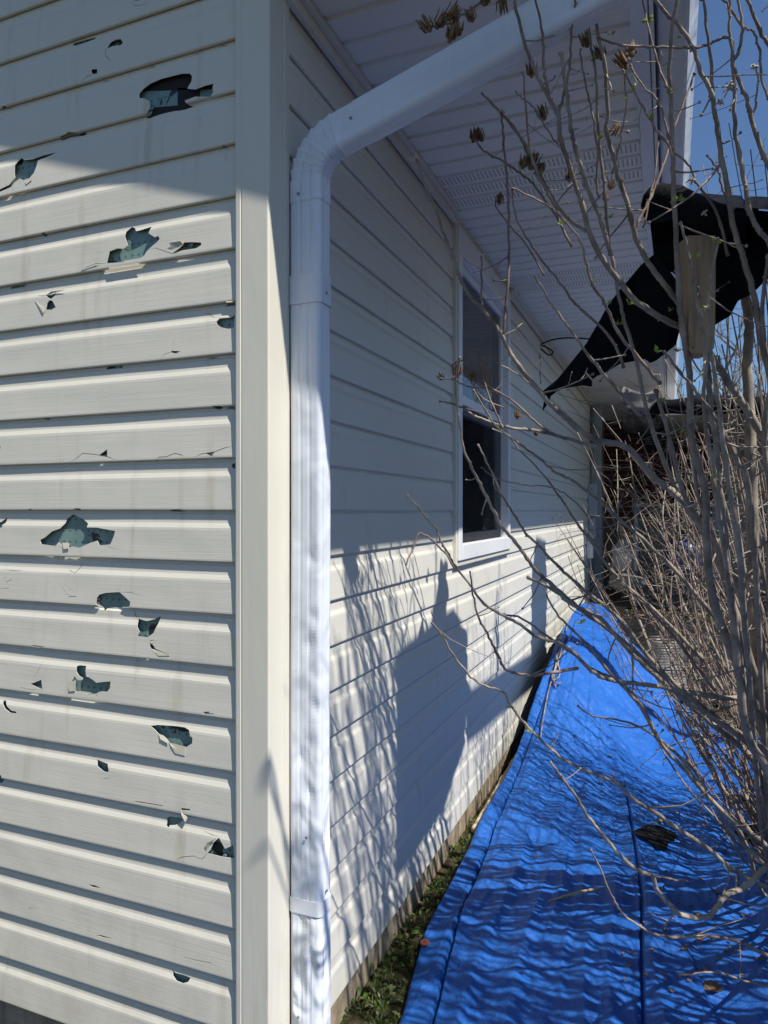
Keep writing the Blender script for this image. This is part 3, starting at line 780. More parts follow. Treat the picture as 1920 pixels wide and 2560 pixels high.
for px_, py_, face in ((877, 296, 'f'), (746, 485, 'f'), (816, 733, 's'), (816, 2227, 's'), (766, 2095, 'f'), (746, 2544, 'f')):
    if face == 'f':
        Yd = (SY-SH_/2-0.002 - CAMY)/(FW + ((px_-960)/F)*RT).y; screw(sr, PX(px_, py_, Yd), (0,-1,0))
    else:
        Yd = (SX+SW/2+0.003 - CAMX)/(FW + ((px_-960)/F)*RT).x; screw(sr, PX(px_, py_, Yd), (1,0,0))

# utilities at the far end of the long wall (parts of the house)
MB().tube([(0.045, 7.1, 0.42), (0.045, 7.1, 2.75)], 0.024, 12).build('conduit', M_METAL, house, smooth=True)
MB().box(0.014, 0.11, 6.95, 7.2, 1.45, 1.83).box(0.014, 0.09, 6.98, 7.17, 1.2, 1.44).build('meter_box', M_GREYP, house, bevel=0.008)
MB().box(0.014, 0.085, 6.78, 6.88, 0.98, 1.17).tube([(0.05,6.84,0.98),(0.06,6.85,0.85),(0.09,6.86,0.75),(0.05,6.9,0.7)], 0.008, 6).build('outlet_box', M_WHITE, house, bevel=0.008)
MB().box(0.014, 0.12, 7.42, 7.50, 0.4, 2.80).build('porch_corner_trim', M_GREYP, house)
wr = MB()
def wire(pts, Y0, r): wr.tube(crom([PX(x, y, Y0) for x, y in pts], 5), r, 5)
wire([(1336,845),(1345,862),(1380,850),(1420,845),(1475,848)], 5.2, 0.006)
wire([(1345,862),(1365,868),(1382,880),(1372,888),(1352,872)], 5.15, 0.006)
wire([(1342,860),(1350,900),(1350,940),(1352,960)], 5.15, 0.003)
wr.build('eave_cable', M_WIRE, house)
# far porch
MB().add([(0.55,6.35,2.50),(4.2,6.25,2.46),(4.2,9.6,2.60),(0.55,9.6,2.62),(0.55,6.35,2.60),(4.2,6.25,2.56),(4.2,9.6,2.72),(0.55,9.6,2.74)],
   [(0,3,2,1),(4,5,6,7),(0,1,5,4),(1,2,6,5),(2,3,7,6),(3,0,4,7)]).build('porch_roof', M_SHING, house)
MB().tube(crom([Vector((0.5,6.30,2.60)), Vector((0.9,6.24,2.57)), Vector((1.35,6.2,2.56)), Vector((1.75,6.18,2.50)), Vector((1.95,6.18,2.46))], 4), [.05,.07,.09,.08,.07,.08,.10,.10,.09,.09,.08,.10,.11,.12,.10,.08,.04], 10).build('porch_felt_roll', M_BLACK, house, smooth=True)
MB().box(1.80, 4.2, 6.08, 6.20, 2.44, 2.60).build('porch_gutter', M_WHITE, house, bevel=0.015)
MB().box(4.0, 4.1, 6.3, 6.4, 0.0, 2.5).build('porch_support', M_WHITE, house)
MB().box(1.56, 4.2, 9.25, 9.35, 0.1, 2.62).build('porch_back_wall', M_SHED, house)
MB().box(0.0, 4.2, 6.85, 9.6, 0.33, 0.44).build('porch_floor', M_DECK, house)
MB().box(-0.1, 1.45, 9.25, 9.4, 1.42, 2.82).build('brick_wall', M_BRICK, house)
MB().box(-0.1, 1.45, 9.18, 9.4, 0.44, 1.41).build('brown_wall_panel', M_CARD, house)
MB().box(-0.1, 0.0, 7.5, 9.4, 0.4, 2.82).build('porch_side_wall', M_SHED, house)
MB().box(1.46, 1.56, 9.0, 9.4, 0.44, 2.82).build('porch_pier', M_SHED, house)

# ---------------------------------------------------------------- blue tarp
def ss(a, b, x):
    t = np.clip((x-a)/(b-a), 0, 1); return t*t*(3-2*t)
NR, NC = 520, 520
S = np.linspace(-0.9, 5.28, NR)[:, None]*np.ones((1, NC)); Tt = np.ones((NR, 1))*np.linspace(0, 1, NC)[None, :]
s1 = S[:, 0]
xl = np.interp(s1, [-0.9, -0.3, 0.47, 0.9, 1.6, 2.6, 3.6, 5.1, 5.28], [0.36, 0.25, 0.165, 0.105, 0.075, 0.11, 0.12, 0.14, 0.24])
xr = np.interp(s1, [-0.9, 3.1, 3.3, 3.49, 3.75, 4.0, 4.2, 4.4, 4.67, 5.1, 5.28], [2.6, 2.6, 2.0, 1.65, 1.38, 1.18, 1.0, 0.80, 0.56, 0.38, 0.33])
xl = xl + 0.006*np.sin(s1*6) ; xr = xr + 0.03*np.sin(s1*9)
X = xl[:, None] + (xr-xl)[:, None]*Tt
hc = np.interp(s1, [-0.9, 0.5, 1.6, 2.1, 2.6, 3.1, 3.6, 4.3, 5.1, 5.28], [0.03, 0.03, 0.04, 0.10, 0.225, 0.38, 0.52, 0.62, 0.67, 0.60])[:, None]
wd = np.interp(s1, [-0.9, 1.6, 2.6, 3.6, 4.4, 5.28], [0.9, 0.9, 0.80, 0.85, 1.0, 1.1])[:, None]
prof_ = 1 - ss(0.12, 1.0, (X - xl[:, None])/np.maximum(wd, 0.1))
Z = 0.045 + (hc-0.045)*prof_
rng = np.random.RandomState(3)
# long folds that fan out from the peak towards the viewer
ang = (X - 0.22)/(5.9 - S)            # fan coordinate
fan = (5.9 - S)/4.0
def ridge(p, sh=1.0): return (1-np.abs(np.sin(p)))**sh
wob = 0.012*np.sin(S*3.1) + 0.008*np.sin(S*7.3+1)
fade = 1/(1+np.exp((ang-0.155)/0.006))      # upper (left) sheet
Z += fade*(fan*0.7+0.35)*(0.004*np.sin(ang*150+4*wob*20+S*0.6) + 0.0025*np.sin(ang*290+1.3+S*0.8+wob*40) + 0.010*ridge(ang*118+0.6+wob*30, 1.4)*(0.6+0.4*np.sin(S*2.2+ang*60)) + 0.006*ridge(ang*233+2.0+wob*50, 1.6)*(0.5+0.5*np.sin(S*3.1+ang*40+2)))
# right hand sheet: crumpled
def fbm(x, y, sc0, seed):
    o = np.zeros_like(x); a = 1.0; r = np.random.RandomState(seed)
    for k in range(5):
        th = r.rand()*6.28; th2 = r.rand()*6.28
        u = x*math.cos(th)*sc0 + y*math.sin(th)*sc0; v = x*math.cos(th2+1.5)*sc0*0.8 + y*math.sin(th2+1.5)*sc0*0.8
        o += a*np.sin(u + 1.7*np.sin(v*0.7+r.rand()*6) + r.rand()*6)*np.cos(v*0.9+r.rand()*6); a *= 0.55; sc0 *= 1.9
    return o
crum = fbm(X, S, 5.5, 5)
Z += (1-fade)*(0.022*crum + 0.010*np.abs(fbm(X, S, 14, 8))) 
Z += 0.0035*fbm(X, S, 13, 2)
# folded overlap edges (steps, high side to the right/left)
Z += fan*0.012*fade
Z += 0.0055*np.abs(fbm(X*1.0, S*0.28, 19, 12))*(0.4+fade*0.6) + 0.004*ridge(fbm(X, S*0.35, 9, 31)*1.6, 2.0)
Z += 0.007*ridge(fbm(X, S, 5.0, 44)*1.3, 3.0) + 0.006*fbm(X, S*0.5, 8.0, 71)*fade
xs1 = np.interp(s1, [-0.9,0.46,1.09,1.7,2.4,3.2,5.3], [0.46,0.262,0.182,0.143,0.155,0.165,0.22])[:, None] + 0.003*np.sin(S*5)
xs2 = np.interp(s1, [-0.9,0.62,1.375,2.19,3.0,5.3], [0.88,0.826,0.794,0.70,0.58,0.4])[:, None] + 0.003*np.sin(S*4+1)
xs3 = np.interp(s1, [-0.9,0.77,1.05,1.83,2.6], [1.62,1.014,0.947,0.819,0.70])[:, None] + 0.004*np.sin(S*7)
def sg(v, w_): return 1/(1+np.exp(-np.clip(v/w_, -40, 40)))
k1 = 1-0.6*ss(2.2, 3.2, S); k2 = 1-ss(2.1, 2.7, S); k3 = 1-ss(1.7, 2.3, S)
Z += 0.008*k1*sg(X-xs1-0.004, 0.0012) - 0.030*k1*np.exp(-((X-xs1)/0.0045)**2)
Z += 0.010*k2*sg(X-xs2-0.004, 0.0012) - 0.028*k2*np.exp(-((X-xs2)/0.0045)**2)
Z -= 0.016*k3*sg(X-xs3, 0.0015)
Z = np.maximum(Z, 0.028 - 0.0)*0 + Z
lump = 0.09*np.exp(-((X-1.75)**2/0.18 + (S-2.6)**2/0.30)) + 0.07*np.exp(-((X-1.3)**2/0.05 + (S-1.3)**2/0.5))
Z += lump
edge = np.exp(-((X-xl[:, None])/0.006)**2); Z -= edge*0.004
Z = np.maximum(Z, 0.012)
tv = np.stack([X, S, Z], -1).reshape(-1, 3)
ii = (np.arange(NR-1)[:, None]*NC + np.arange(NC-1)[None, :]).reshape(-1)
tf = np.stack([ii, ii+1, ii+NC+1, ii+NC], -1)
me = bpy.data.meshes.new('blue_tarp'); me.from_pydata(tv.tolist(), [], tf.tolist()); me.update()
me.polygons.foreach_set('use_smooth', [True]*len(me.polygons)); me.materials.append(M_TARP)
tarp = bpy.data.objects.new('blue_tarp', me); col.objects.link(tarp)
md = tarp.modifiers.new('s', 'SOLIDIFY'); md.thickness = 0.0015; md.offset = -1
tag(tarp, 'large crinkled blue plastic tarp spread on the ground along the long wall', 'tarp')
from mathutils.bvhtree import BVHTree
TB = BVHTree.FromPolygons(tv[:, :].tolist(), tf.tolist())
def tz(x, y):
    h = TB.ray_cast(Vector((x, y, 3)), Vector((0, 0, -1)))
    return h[0].z if h[0] else 0.0
def tnorm(x, y):
    h = TB.ray_cast(Vector((x, y, 3)), Vector((0, 0, -1))); return h[1] if h[0] else Vector((0,0,1))
def on_tarp(px_, py_):
    d = (PX(px_, py_, 1) - CAM); h = TB.ray_cast(CAM, d.normalized()); 
    return h[0] if h[0] else PX(px_, py_, CH*F/max(py_-HZ, 1))
# mound under the raised far end, so that the tarp rests on something
mo = MB(); vs = []; nn = 24
for j in range(nn+1):
    yv = 2.2 + 3.0*j/nn
    for i in range(12):
        t = i/11; x0 = float(np.interp(yv, s1, xl))+0.05; x1 = float(np.interp(yv, s1, xr))-0.05
        xx = x0 + (x1-x0)*t; zz = max(tz(xx, yv)-0.035, 0) if 0 < i < 11 else -0.02
        vs.append((xx, yv, zz))
mo.add(vs, [(j*12+i, j*12+i+1, (j+1)*12+i+1, (j+1)*12+i) for j in range(nn) for i in range(11)])
tag(mo.build('soil_mound', M_SOIL, smooth=True), kind='structure')

# ---------------------------------------------------------------- black plastic liner over the raised bed
lb = MB(); NX2, NY2 = 60, 60; vs = []
for j in range(NY2+1):
    t = j/NY2
    for i in range(NX2+1):
        x = 0.40 + 2.3*i/NX2
        yv = 4.55 + t*2.28
        zt = 0.43
        f = min(max((yv-4.75-0.12*noise.noise(Vector((x*2, 0, 0))))/0.55, 0), 1); f = f*f*(3-2*f)
        z = zt*f + 0.03*noise.noise(Vector((x*4, yv*5, 1))) + 0.012*noise.noise(Vector((x*14, yv*14, 4)))+0.015
        if i == 0: z = 0.0
        vs.append((x, yv, max(z, 0.0)))
lb.add(vs, [(j*(NX2+1)+i, j*(NX2+1)+i+1, (j+1)*(NX2+1)+i+1, (j+1)*(NX2+1)+i) for j in range(NY2) for i in range(NX2)])
tag(lb.build('black_liner', M_SHEET, smooth=True), 'black plastic liner draped over a raised bed behind the blue tarp', 'plastic sheet')

# ---------------------------------------------------------------- torn porch roof with felt and hanging post
pr_ = empty('torn_porch_roof', (0.95, 0.47, 0), 'torn corner of a porch roof with black felt and a hanging wooden post', 'roof wreck')
def D(px_, py_, e): # pixel at given distance e from the long wall
    d = FW + ((px_-960)/F)*RT; return PX(px_, py_, (e-CAMX)/d.x)
pst = MB()
tl = PX(1703, 596, 1.80); trp = PX(1788, 583, 1.80)
vs = []
for (xa, xb, yy_) in ((1718,1790,588),(1719,1790,700),(1722,1789,815),(1728,1788,835),(1734,1787,868),(1744,1776,884)):
    for (q, dY) in ((xa,0),(xb,0),(xb,0.07),(xa,0.07)):
        p = PX(q, yy_, 1.78); p = p + FW*dY*0.9 + RT*(0.0)
        vs.append(p)
fs = []
for j in range(5):
    for k in range(4): fs.append((j*4+k, j*4+(k+1)%4, (j+1)*4+(k+1)%4, (j+1)*4+k))
fs += [(0,3,2,1), (20,21,22,23)]
pst.add(vs, fs); pst.build('wooden_post', M_WOOD, pr_, bevel=0.003)
def sheet(name, m, pts, parent, thick=0.003, sub_=0.03, amp=0.01, seed=0, lab=None):
    """pts: outline (px,py,Y) -> triangulated, gently rumpled sheet"""
    P2 = [Vector((p[0], p[1])) for p in pts]; A = []
    # inner points
    x0, x1, y0, y1 = bbox([(p.x, p.y) for p in P2]); stp = 14
    ins = [Vector((x, y)) for x in np.arange(x0+stp/2, x1, stp) for y in np.arange(y0+stp/2, y1, stp) if inpoly(x, y, [(p.x, p.y) for p in P2])]
    V = P2 + ins; E = [(i, (i+1) % len(P2)) for i in range(len(P2))]
    rv, re, rf_, *_ = delaunay_2d_cdt(V, E, [], 0, 1e-4)
    PP = [(p.x, p.y) for p in P2]
    fs = [f for f in rf_ if inpoly(sum(rv[i].x for i in f)/3, sum(rv[i].y for i in f)/3, PP)]
    vs = []
    for v in rv:
        wsum = 0; ysum = 0
        for p in pts:
            d2 = (v.x-p[0])**2 + (v.y-p[1])**2 + 30; w_ = 1/d2**1.2; wsum += w_; ysum += w_*p[2]
        Yd = ysum/wsum + amp*noise.noise(Vector((v.x*0.012+seed, v.y*0.012, 0))) + amp*0.4*noise.noise(Vector((v.x*0.04+seed, v.y*0.04, 2)))
        vs.append(PX(v.x, v.y, Yd))
    o = MB().add(vs, fs).build(name, m, parent, smooth=True, thick=thick)
    if lab: o['label'] = lab
    return o
# long tapering flap hanging towards the wall
sheet('felt_flap', M_BLACK, [(1632,640,2.2),(1600,665,2.15),(1575,695,2.13),(1545,730,2.12),(1520,762,2.11),(1500,800,2.13),(1465,860,2.18),(1430,905,2.24),(1395,948,2.29),(1358,978,2.33),(1361,1000,2.34),(1357,1027,2.35),(1368,1012,2.34),(1378,990,2.32),(1400,973,2.3),(1425,968,2.27),(1455,962,2.24),(1480,965,2.22),(1480,952,2.21),(1468,940,2.21),(1461,930,2.21),(1470,934,2.2),(1482,948,2.2),(1492,940,2.19),(1506,935,2.18),(1525,925,2.16),(1550,910,2.14),(1585,903,2.1),(1612,898,2.06),(1625,908,2.05),(1640,902,2.04),(1662,885,2.02),(1690,862,1.99),(1704,800,1.97),(1704,740,1.97),(1690,700,2.0),(1660,660,2.1)], pr_, amp=0.03, lab='tapering black felt flap pointing down to the left')
# upper drape with rolled top
sheet('felt_drape', M_BLACK, [(1640,690,2.25),(1630,600,2.28),(1622,540,2.3),(1620,500,2.32),(1630,478,2.34),(1650,465,2.35),(1675,461,2.34),(1705,466,2.28),(1735,482,2.15),(1765,505,2.02),(1800,520,1.95),(1850,530,1.92),(1900,535,1.9),(1960,540,1.88),(1960,690,1.86),(1915,700,1.86),(1880,735,1.88),(1845,752,1.9),(1825,790,1.92),(1795,808,1.93),(1760,830,1.95),(1730,820,1.97),(1704,800,1.98),(1700,700,2.05),(1680,680,2.15)], pr_, amp=0.05, seed=4, lab='black felt drape with a rolled top behind the post')
sheet('felt_roll', M_BLACK, [(1623,545,2.28),(1635,560,2.22),(1655,556,2.16),(1700,548,2.08),(1760,545,1.98),(1830,560,1.88),(1960,560,1.82),(1960,535,1.84),(1830,522,1.9),(1765,505,2.0),(1720,480,2.15),(1675,463,2.3),(1640,470,2.32),(1622,500,2.31)], pr_, amp=0.03, seed=9)
MB().tube(crom([PX(1640,512,2.33), PX(1680,508,2.25), PX(1730,525,2.1), PX(1790,548,1.97), PX(1880,560,1.9)], 4), [.060,.062,.060,.056,.052,.05,.048,.046,.044,.044,.043,.042,.042,.04,.04,.04,.04], 12, False).build('rolled_felt_tube', M_BLACK, pr_, smooth=True, thick=0.003)
sheet('shingle_strip', M_SHING, [(1735,484,2.2),(1760,486,2.1),(1800,490,2.05),(1850,492,2.0),(1862,505,1.98),(1858,525,1.96),(1840,530,1.95),(1800,520,1.99),(1765,505,2.05)], pr_, amp=0.01, lab='curled grey shingle strip with a rounded corner')
sheet('shingle_strip', M_SHING, [(1860,494,1.98),(1900,494,1.95),(1970,498,1.92),(1970,528,1.9),(1900,524,1.92),(1866,520,1.95)], pr_, amp=0.01)
rp = MB(); prim = [(0.33,0.60+CH),(0.86,0.62+CH),(1.20,0.80+CH),(1.24,1.10+CH),(1.24,1.27+CH),(1.02,1.40+CH),(0.80,1.385+CH),(0.33,1.34+CH)]
n = len(prim); rp.add([(1.20, a, b) for a, b in prim] + [(1.235, a, b) for a, b in prim], [tuple(range(n)), tuple(range(2*n-1, n-1, -1))] + [(i, i+n, (i+1) % n+n, (i+1) % n) for i in range(n)])
rp.build('unseen_roof_panel', M_WOOD, pr_)  # unseen panel, outline shaped to cast the broad shadow on the long wall
# unseen roof edge board placed to cast the wall's wedge shadow, on unseen post
A0 = PX(1800, 560, 2.02); B0 = Vector((1.55, 1.15, A0.z+0.02)); C0 = Vector((2.7, 2.6, A0.z+0.1))
bd = MB(); bd.obox(Vector((1.22, 1.0, 1.20+CH)), Vector((1.5, 1.2, 1.34+CH)), 0.04, 0.12); bd.obox(Vector((1.5, 1.12, 1.32+CH)), Vector((1.52, 3.4, 1.17+CH)), 0.05, 0.17); bd.build('roof_edge_board', M_DECK, pr_); C0 = Vector((1.52, 3.4, 1.15+CH))
MB().add([(1.55,2.75,1.2+CH),(1.55,3.3,1.1+CH),(1.55,3.42,1.7+CH),(1.55,3.36,2.1+CH),(1.55,2.95,2.15+CH),(1.55,2.78,1.9+CH)], [(0,1,2,3,4,5)]).build('unseen_shadow_board', M_WOOD, pr_, thick=0.02)  # added out of view to throw the dark upright band on the wall
MB().box(C0.x-0.05, C0.x+0.04, C0.y-0.12, C0.y-0.03, -0.1, C0.z-0.04).build('support_post', M_WOOD, pr_)
fs_ = empty('felt_scrap', PX(1600, 1060, 3.3), 'black felt scrap with grey shingle backing snagged in the shrub below the flap', 'roofing scrap')
sheet('black_felt', M_BLACK, [(1560,1035,3.35),(1610,1032,3.3),(1660,1040,3.25),(1672,1070,3.2),(1665,1110,3.2),(1650,1130,3.22),(1630,1120,3.25),(1618,1135,3.25),(1605,1098,3.28),(1585,1093,3.3),(1572,1085,3.32),(1560,1105,3.35),(1552,1090,3.36),(1552,1055,3.36)], fs_, amp=0.05, seed=3)
sheet('grey_backing', M_SHING, [(1548,985,3.4),(1560,966,3.38),(1580,975,3.35),(1610,985,3.32),(1640,975,3.3),(1650,990,3.28),(1620,1030,3.3),(1580,1028,3.35),(1556,1010,3.4)], fs_, amp=0.04, seed=5)
sheet('felt_tail', M_BLACK, [(1605,1095,3.28),(1640,1100,3.25),(1648,1115,3.25),(1625,1130,3.27),(1617,1132,3.27)], fs_, amp=0.02)

# ---------------------------------------------------------------- shrub
shrub = empty('shrub', (1.35, 1.7, 0), 'tall leafless multi-stemmed shrub with dry seed capsules leaning over the blue tarp', 'shrub')
BASE = Vector((1.38, 1.72, 0.0))
ALLP = []     # (px,py,Y) of authored points, for depth look-up
def toPX(p):
    d = p - CAM; Yd = d.dot(FW)
    return 960 + F*d.dot(RT)/Yd, HZ - F*d.z/Yd, Yd
CAMSAFE = 0.55
def grow_twigs(mb, P, rad, dens, rs, budmb=None, depth=0, lmin=0.03, lmax=0.16):
    L = 0
    for i in range(1, len(P)-1):
        L += (P[i]-P[i-1]).length
        if rs.random() < dens*(P[i]-P[i-1]).length:
            t = (P[min(i+1, len(P)-1)]-P[i-1]).normalized()
            s_ = t.orthogonal().normalized(); s_.rotate(Matrix.Rotation(rs.random()*6.28, 3, t))
            d = (t*rs.uniform(0.4, 1.0) + s_*rs.uniform(0.5, 1.0) + Vector((0, 0, 0.35))).normalized()
            ln = rs.uniform(lmin, lmax)*(1.6 if rs.random() < 0.2 else 1)
            q = [P[i]]; n = 4
            for k in range(n):
                d = (d + Vector((rs.uniform(-.18,.18), rs.uniform(-.18,.18), rs.uniform(-.05,.22)))).normalized()
                q.append(q[-1] + d*ln/n)
            if any((a-CAM).length < CAMSAFE for a in q): continue
            r0 = min(rad[i]*0.5, 0.0030)
            mb.tube(q, [r0*(1-0.12*k) for k in range(n+1)], 4)
            mb.blob(q[-1], r0*1.5, 5, 4, 0)
            if depth == 0 and rs.random() < 0.35: grow_twigs(mb, q, [r0]*5, 9, rs, None, 1, 0.02, 0.07)
rs = random.Random(5)
NODES = []
def stem(pts, Ya, Yb, wa, wb, tobase=False, m=None, dens=5.0, name='stem', jit=1.0):
    """pts from tip to foot in photo pixels; Ya depth at the tip, Yb at the foot; wa/wb widths in pixels"""
    n = len(pts); P = []
    cum = [0]
    for a, b in zip(pts, pts[1:]): cum.append(cum[-1] + math.hypot(a[0]-b[0], a[1]-b[1]))
    W = []
    for (x, y), c in zip(pts, cum):
        t = c/cum[-1]; Yd = Ya + (Yb-Ya)*t; P.append(PX(x, y, Yd)); ALLP.append((x, y, Yd)); W.append((wa+(wb-wa)*t)/2/F*Yd)
    if tobase:
        b = BASE + Vector((rs.uniform(-.12,.12), rs.uniform(-.12,.12), 0))
        q = P[-1]; mid = q.lerp(b, 0.5) + Vector((0, 0, -0.08*(q-b).length)); P += [mid, b]; W += [W[-1]*1.08, W[-1]*1.2]
    C = crom(P, 5); Wc = [float(np.interp(i/5, range(len(W)), W)) for i in range(len(C))]
    mb = MB()
    rr = []
    for i, w_ in enumerate(Wc):
        k = 1 + (0.22 if (i % 5 == 0 and rs.random() < 0.5 and w_ < 0.006) else 0) + rs.uniform(-.025, .025)
        rr.append(max(w_*k, 0.0009))
    C = [c + Vector((rs.uniform(-1,1), rs.uniform(-1,1), rs.uniform(-1,1)))*0.0016*jit for c in C]
    mb.tube(C, rr, 8 if wb > 9 else 6)
    mb.blob(C[0], rr[0]*1.5, 6, 5, 0.2)
    for i in range(2, len(C)-2):
        if rs.random() < 0.22:      # leaf scars / buds
            d = (C[i+1]-C[i-1]).orthogonal().normalized(); d.rotate(Matrix.Rotation(rs.random()*6.28, 3, (C[i+1]-C[i-1]).normalized()))
            mb.blob(C[i]+d*rr[i]*0.9, min(rr[i]*0.55, 0.003)+0.0006, 5, 4, 0.2); NODES.append(C[i]+d*rr[i])
    grow_twigs(mb, C[:int(len(C)*0.85)], rr, dens, rs)
    return mb.build(name, m or (M_BARK if wb > 9 else M_TWIG), shrub, smooth=True)
def Z_(reg, pts): return [(reg[0]+x/reg[2], reg[1]+y/reg[2]) for x, y in pts]
A6 = (1280, 0, 2.592); A8 = (1400, 740, 2.571); A7 = (1100, 700, 2.572); A2 = (680, 1300, 2.676); A4 = (1260, 1460, 2.514); A5 = (1260, 2000, 2.514)
tail = [(1920,1113),(1990,1290),(2040,1500),(2060,1800)]
stem(Z_(A6, [(0,-60),(75,270),(150,470),(215,600),(295,740),(310,900),(370,1080),(450,1330),(520,1560),(600,1700),(700,1830)]) + [(1583,748),(1633,783),(1672,806),(1723,829),(1762,868),(1789,907),(1828,966),(1859,1012),(1898,1074)]+tail, 1.45, 2.3, 7, 26, True)
stem(Z_(A6, [(430,-80),(410,0),(385,200),(375,400),(340,600),(300,740)]), 1.46, 1.62, 5, 8)
stem(Z_(A6, [(140,-80),(150,0),(195,230),(205,400),(215,500),(235,610)]), 1.45, 1.56, 5, 8)
stem(Z_(A6, [(505,-60),(515,0),(560,250),(600,430),(620,700),(610,850),(650,1000),(690,1150),(740,1300),(790,1500),(850,1650),(950,1800),(1080,1970)]) + Z_(A8, [(770,100),(850,190),(890,260)]), 1.5, 1.95, 7, 15)
stem(Z_(A6, [(490,50),(500,250),(530,420),(545,600),(560,850),(570,1000),(590,1150),(605,1300),(620,1500),(650,1700),(700,1960)]) + [(1560,800),(1590,900),(1610,1000),(1640,1100),(1680,1200),(1740,1300),(1800,1420),(1870,1600),(1960,1800)], 1.6, 2.5, 5, 15, True)
stem(Z_(A6, [(1080,-60),(1060,30),(1020,330),(1025,600),(1030,800),(1040,1000),(1045,1200),(1060,1500),(1075,1800)]) + [(1700,760),(1711,857),(1723,934),(1729,1090),(1762,1226),(1766,1323),(1773,1440),(1785,1500),(1802,1560),(1835,1640),(1900,1790)], 1.45, 2.2, 8, 24, True)
stem(Z_(A6, [(860,-60),(920,0),(1000,90),(1100,200),(1170,320),(1220,470),(1290,620),(1330,850),(1360,1050),(1400,1250),(1430,1450),(1480,1620),(1520,1750),(1580,1970)]) + [(1905,860),(1935,980),(1965,1150),(1990,1400)], 1.45, 2.0, 8, 20, True)
stem(Z_(A6, [(1395,-60),(1410,0),(1405,200),(1430,380),(1440,800),(1470,1000),(1510,1200),(1530,1350),(1600,1500),(1670,1600)]) + [(1960,800),(1990,1100)], 1.5, 1.8, 6, 18, True)
stem(Z_(A6, [(1450,-60),(1460,0),(1490,200),(1460,350),(1430,420),(1500,600),(1545,750),(1600,950),(1670,1100)]) + [(1970,600),(2020,900)], 1.5, 1.75, 6, 20, True)
stem(Z_(A6, [(1490,-60),(1520,0),(1600,200),(1680,340),(1740,520)]), 1.5, 1.7, 7, 10)
stem(Z_(A6, [(565,255),(700,295),(850,305),(1000,312),(1180,315),(1300,280),(1380,245),(1420,270),(1432,380)]), 1.5, 1.56, 5, 7, dens=3)
stem(Z_(A6, [(720,460),(790,600),(850,700),(900,790),(960,880),(1020,960),(1040,1060)]), 1.6, 1.6, 4, 6)
stem(Z_(A6, [(770,430),(850,570),(940,650),(990,800),(1010,880),(1035,960)]), 1.6, 1.6, 4, 6)
stem(Z_(A6, [(840,-20),(880,180),(940,400),(990,540),(1020,620)]), 1.65, 1.58, 4, 6)
stem(Z_(A6, [(1230,-40),(1240,0),(1260,200),(1290,450),(1300,620)]), 1.5, 1.58, 6, 8)
stem(Z_(A6, [(1659,640),(1610,500),(1600,330),(1560,210),(1500,180),(1400,50),(1340,-20)]), 1.55, 1.55, 6, 5)
stem(Z_(A6, [(1180,480),(1100,700),(1060,800),(1000,1000),(940,1180),(880,1320),(820,1430),(790,1540)]), 1.9, 1.9, 5, 8)
stem(Z_(A6, [(945,930),(935,1060),(910,1200),(870,1380),(850,1480)]), 1.9, 1.9, 3, 5)
stem(Z_(A6, [(1580,440),(1590,560),(1570,700),(1540,760)]), 1.6, 1.6, 4, 6)
stem(Z_(A6, [(1265,1010),(1330,1100),(1350,1180),(1390,1290),(1440,1350)]), 1.65, 1.7, 4, 6)
stem(Z_(A6, [(960,880),(1060,1000),(1150,1080),(1190,1180),(1270,1290)])+[(1800,560),(1820,640)], 1.7, 1.75, 4, 8)
stem(Z_(A6, [(25,600),(75,650),(130,690),(200,800),(270,910),(320,950)]), 1.6, 1.66, 3, 5)
stem(Z_(A6, [(70,480),(90,700),(110,950),(150,1080),(180,1160),(250,1280),(310,1400)]), 1.52, 1.65, 4, 7)
stem(Z_(A6, [(-20,780),(60,900),(120,1000),(190,1180),(260,1280),(330,1380),(390,1440),(480,1500)]), 1.57, 1.70, 4, 9)
stem(Z_(A6, [(320,350),(340,520),(365,700),(385,850),(410,950),(450,1100),(480,1200),(540,1340),(590,1480),(640,1660)]), 1.52, 1.70, 8, 12)
stem(Z_(A6, [(440,330),(460,480),(500,650),(530,800),(545,900),(555,1060),(545,1180),(560,1280)]), 1.52, 1.65, 4, 6)
stem(Z_(A6, [(725,480),(735,600),(740,680),(710,850),(690,980),(650,1130)]), 1.47, 1.55, 4, 6)
stem(Z_(A6, [(10,1220),(150,1290),(240,1340),(330,1420),(440,1560),(480,1700),(520,1850),(600,1960)]) + [(1545,830),(1600,900),(1650,960)], 1.57, 1.80, 4, 9)
stem(Z_(A6, [(0,1230),(20,1400),(70,1500),(150,1630),(190,1680),(240,1750),(320,1850),(410,1970)]) + [(1460,780),(1530,850),(1560,920)], 1.62, 1.85, 4, 8)
stem(Z_(A6, [(150,1790),(200,1880),(260,1980)]) + [(1400,790),(1430,830),(1480,900),(1545,975),(1600,1040)], 1.67, 1.90, 4, 10)
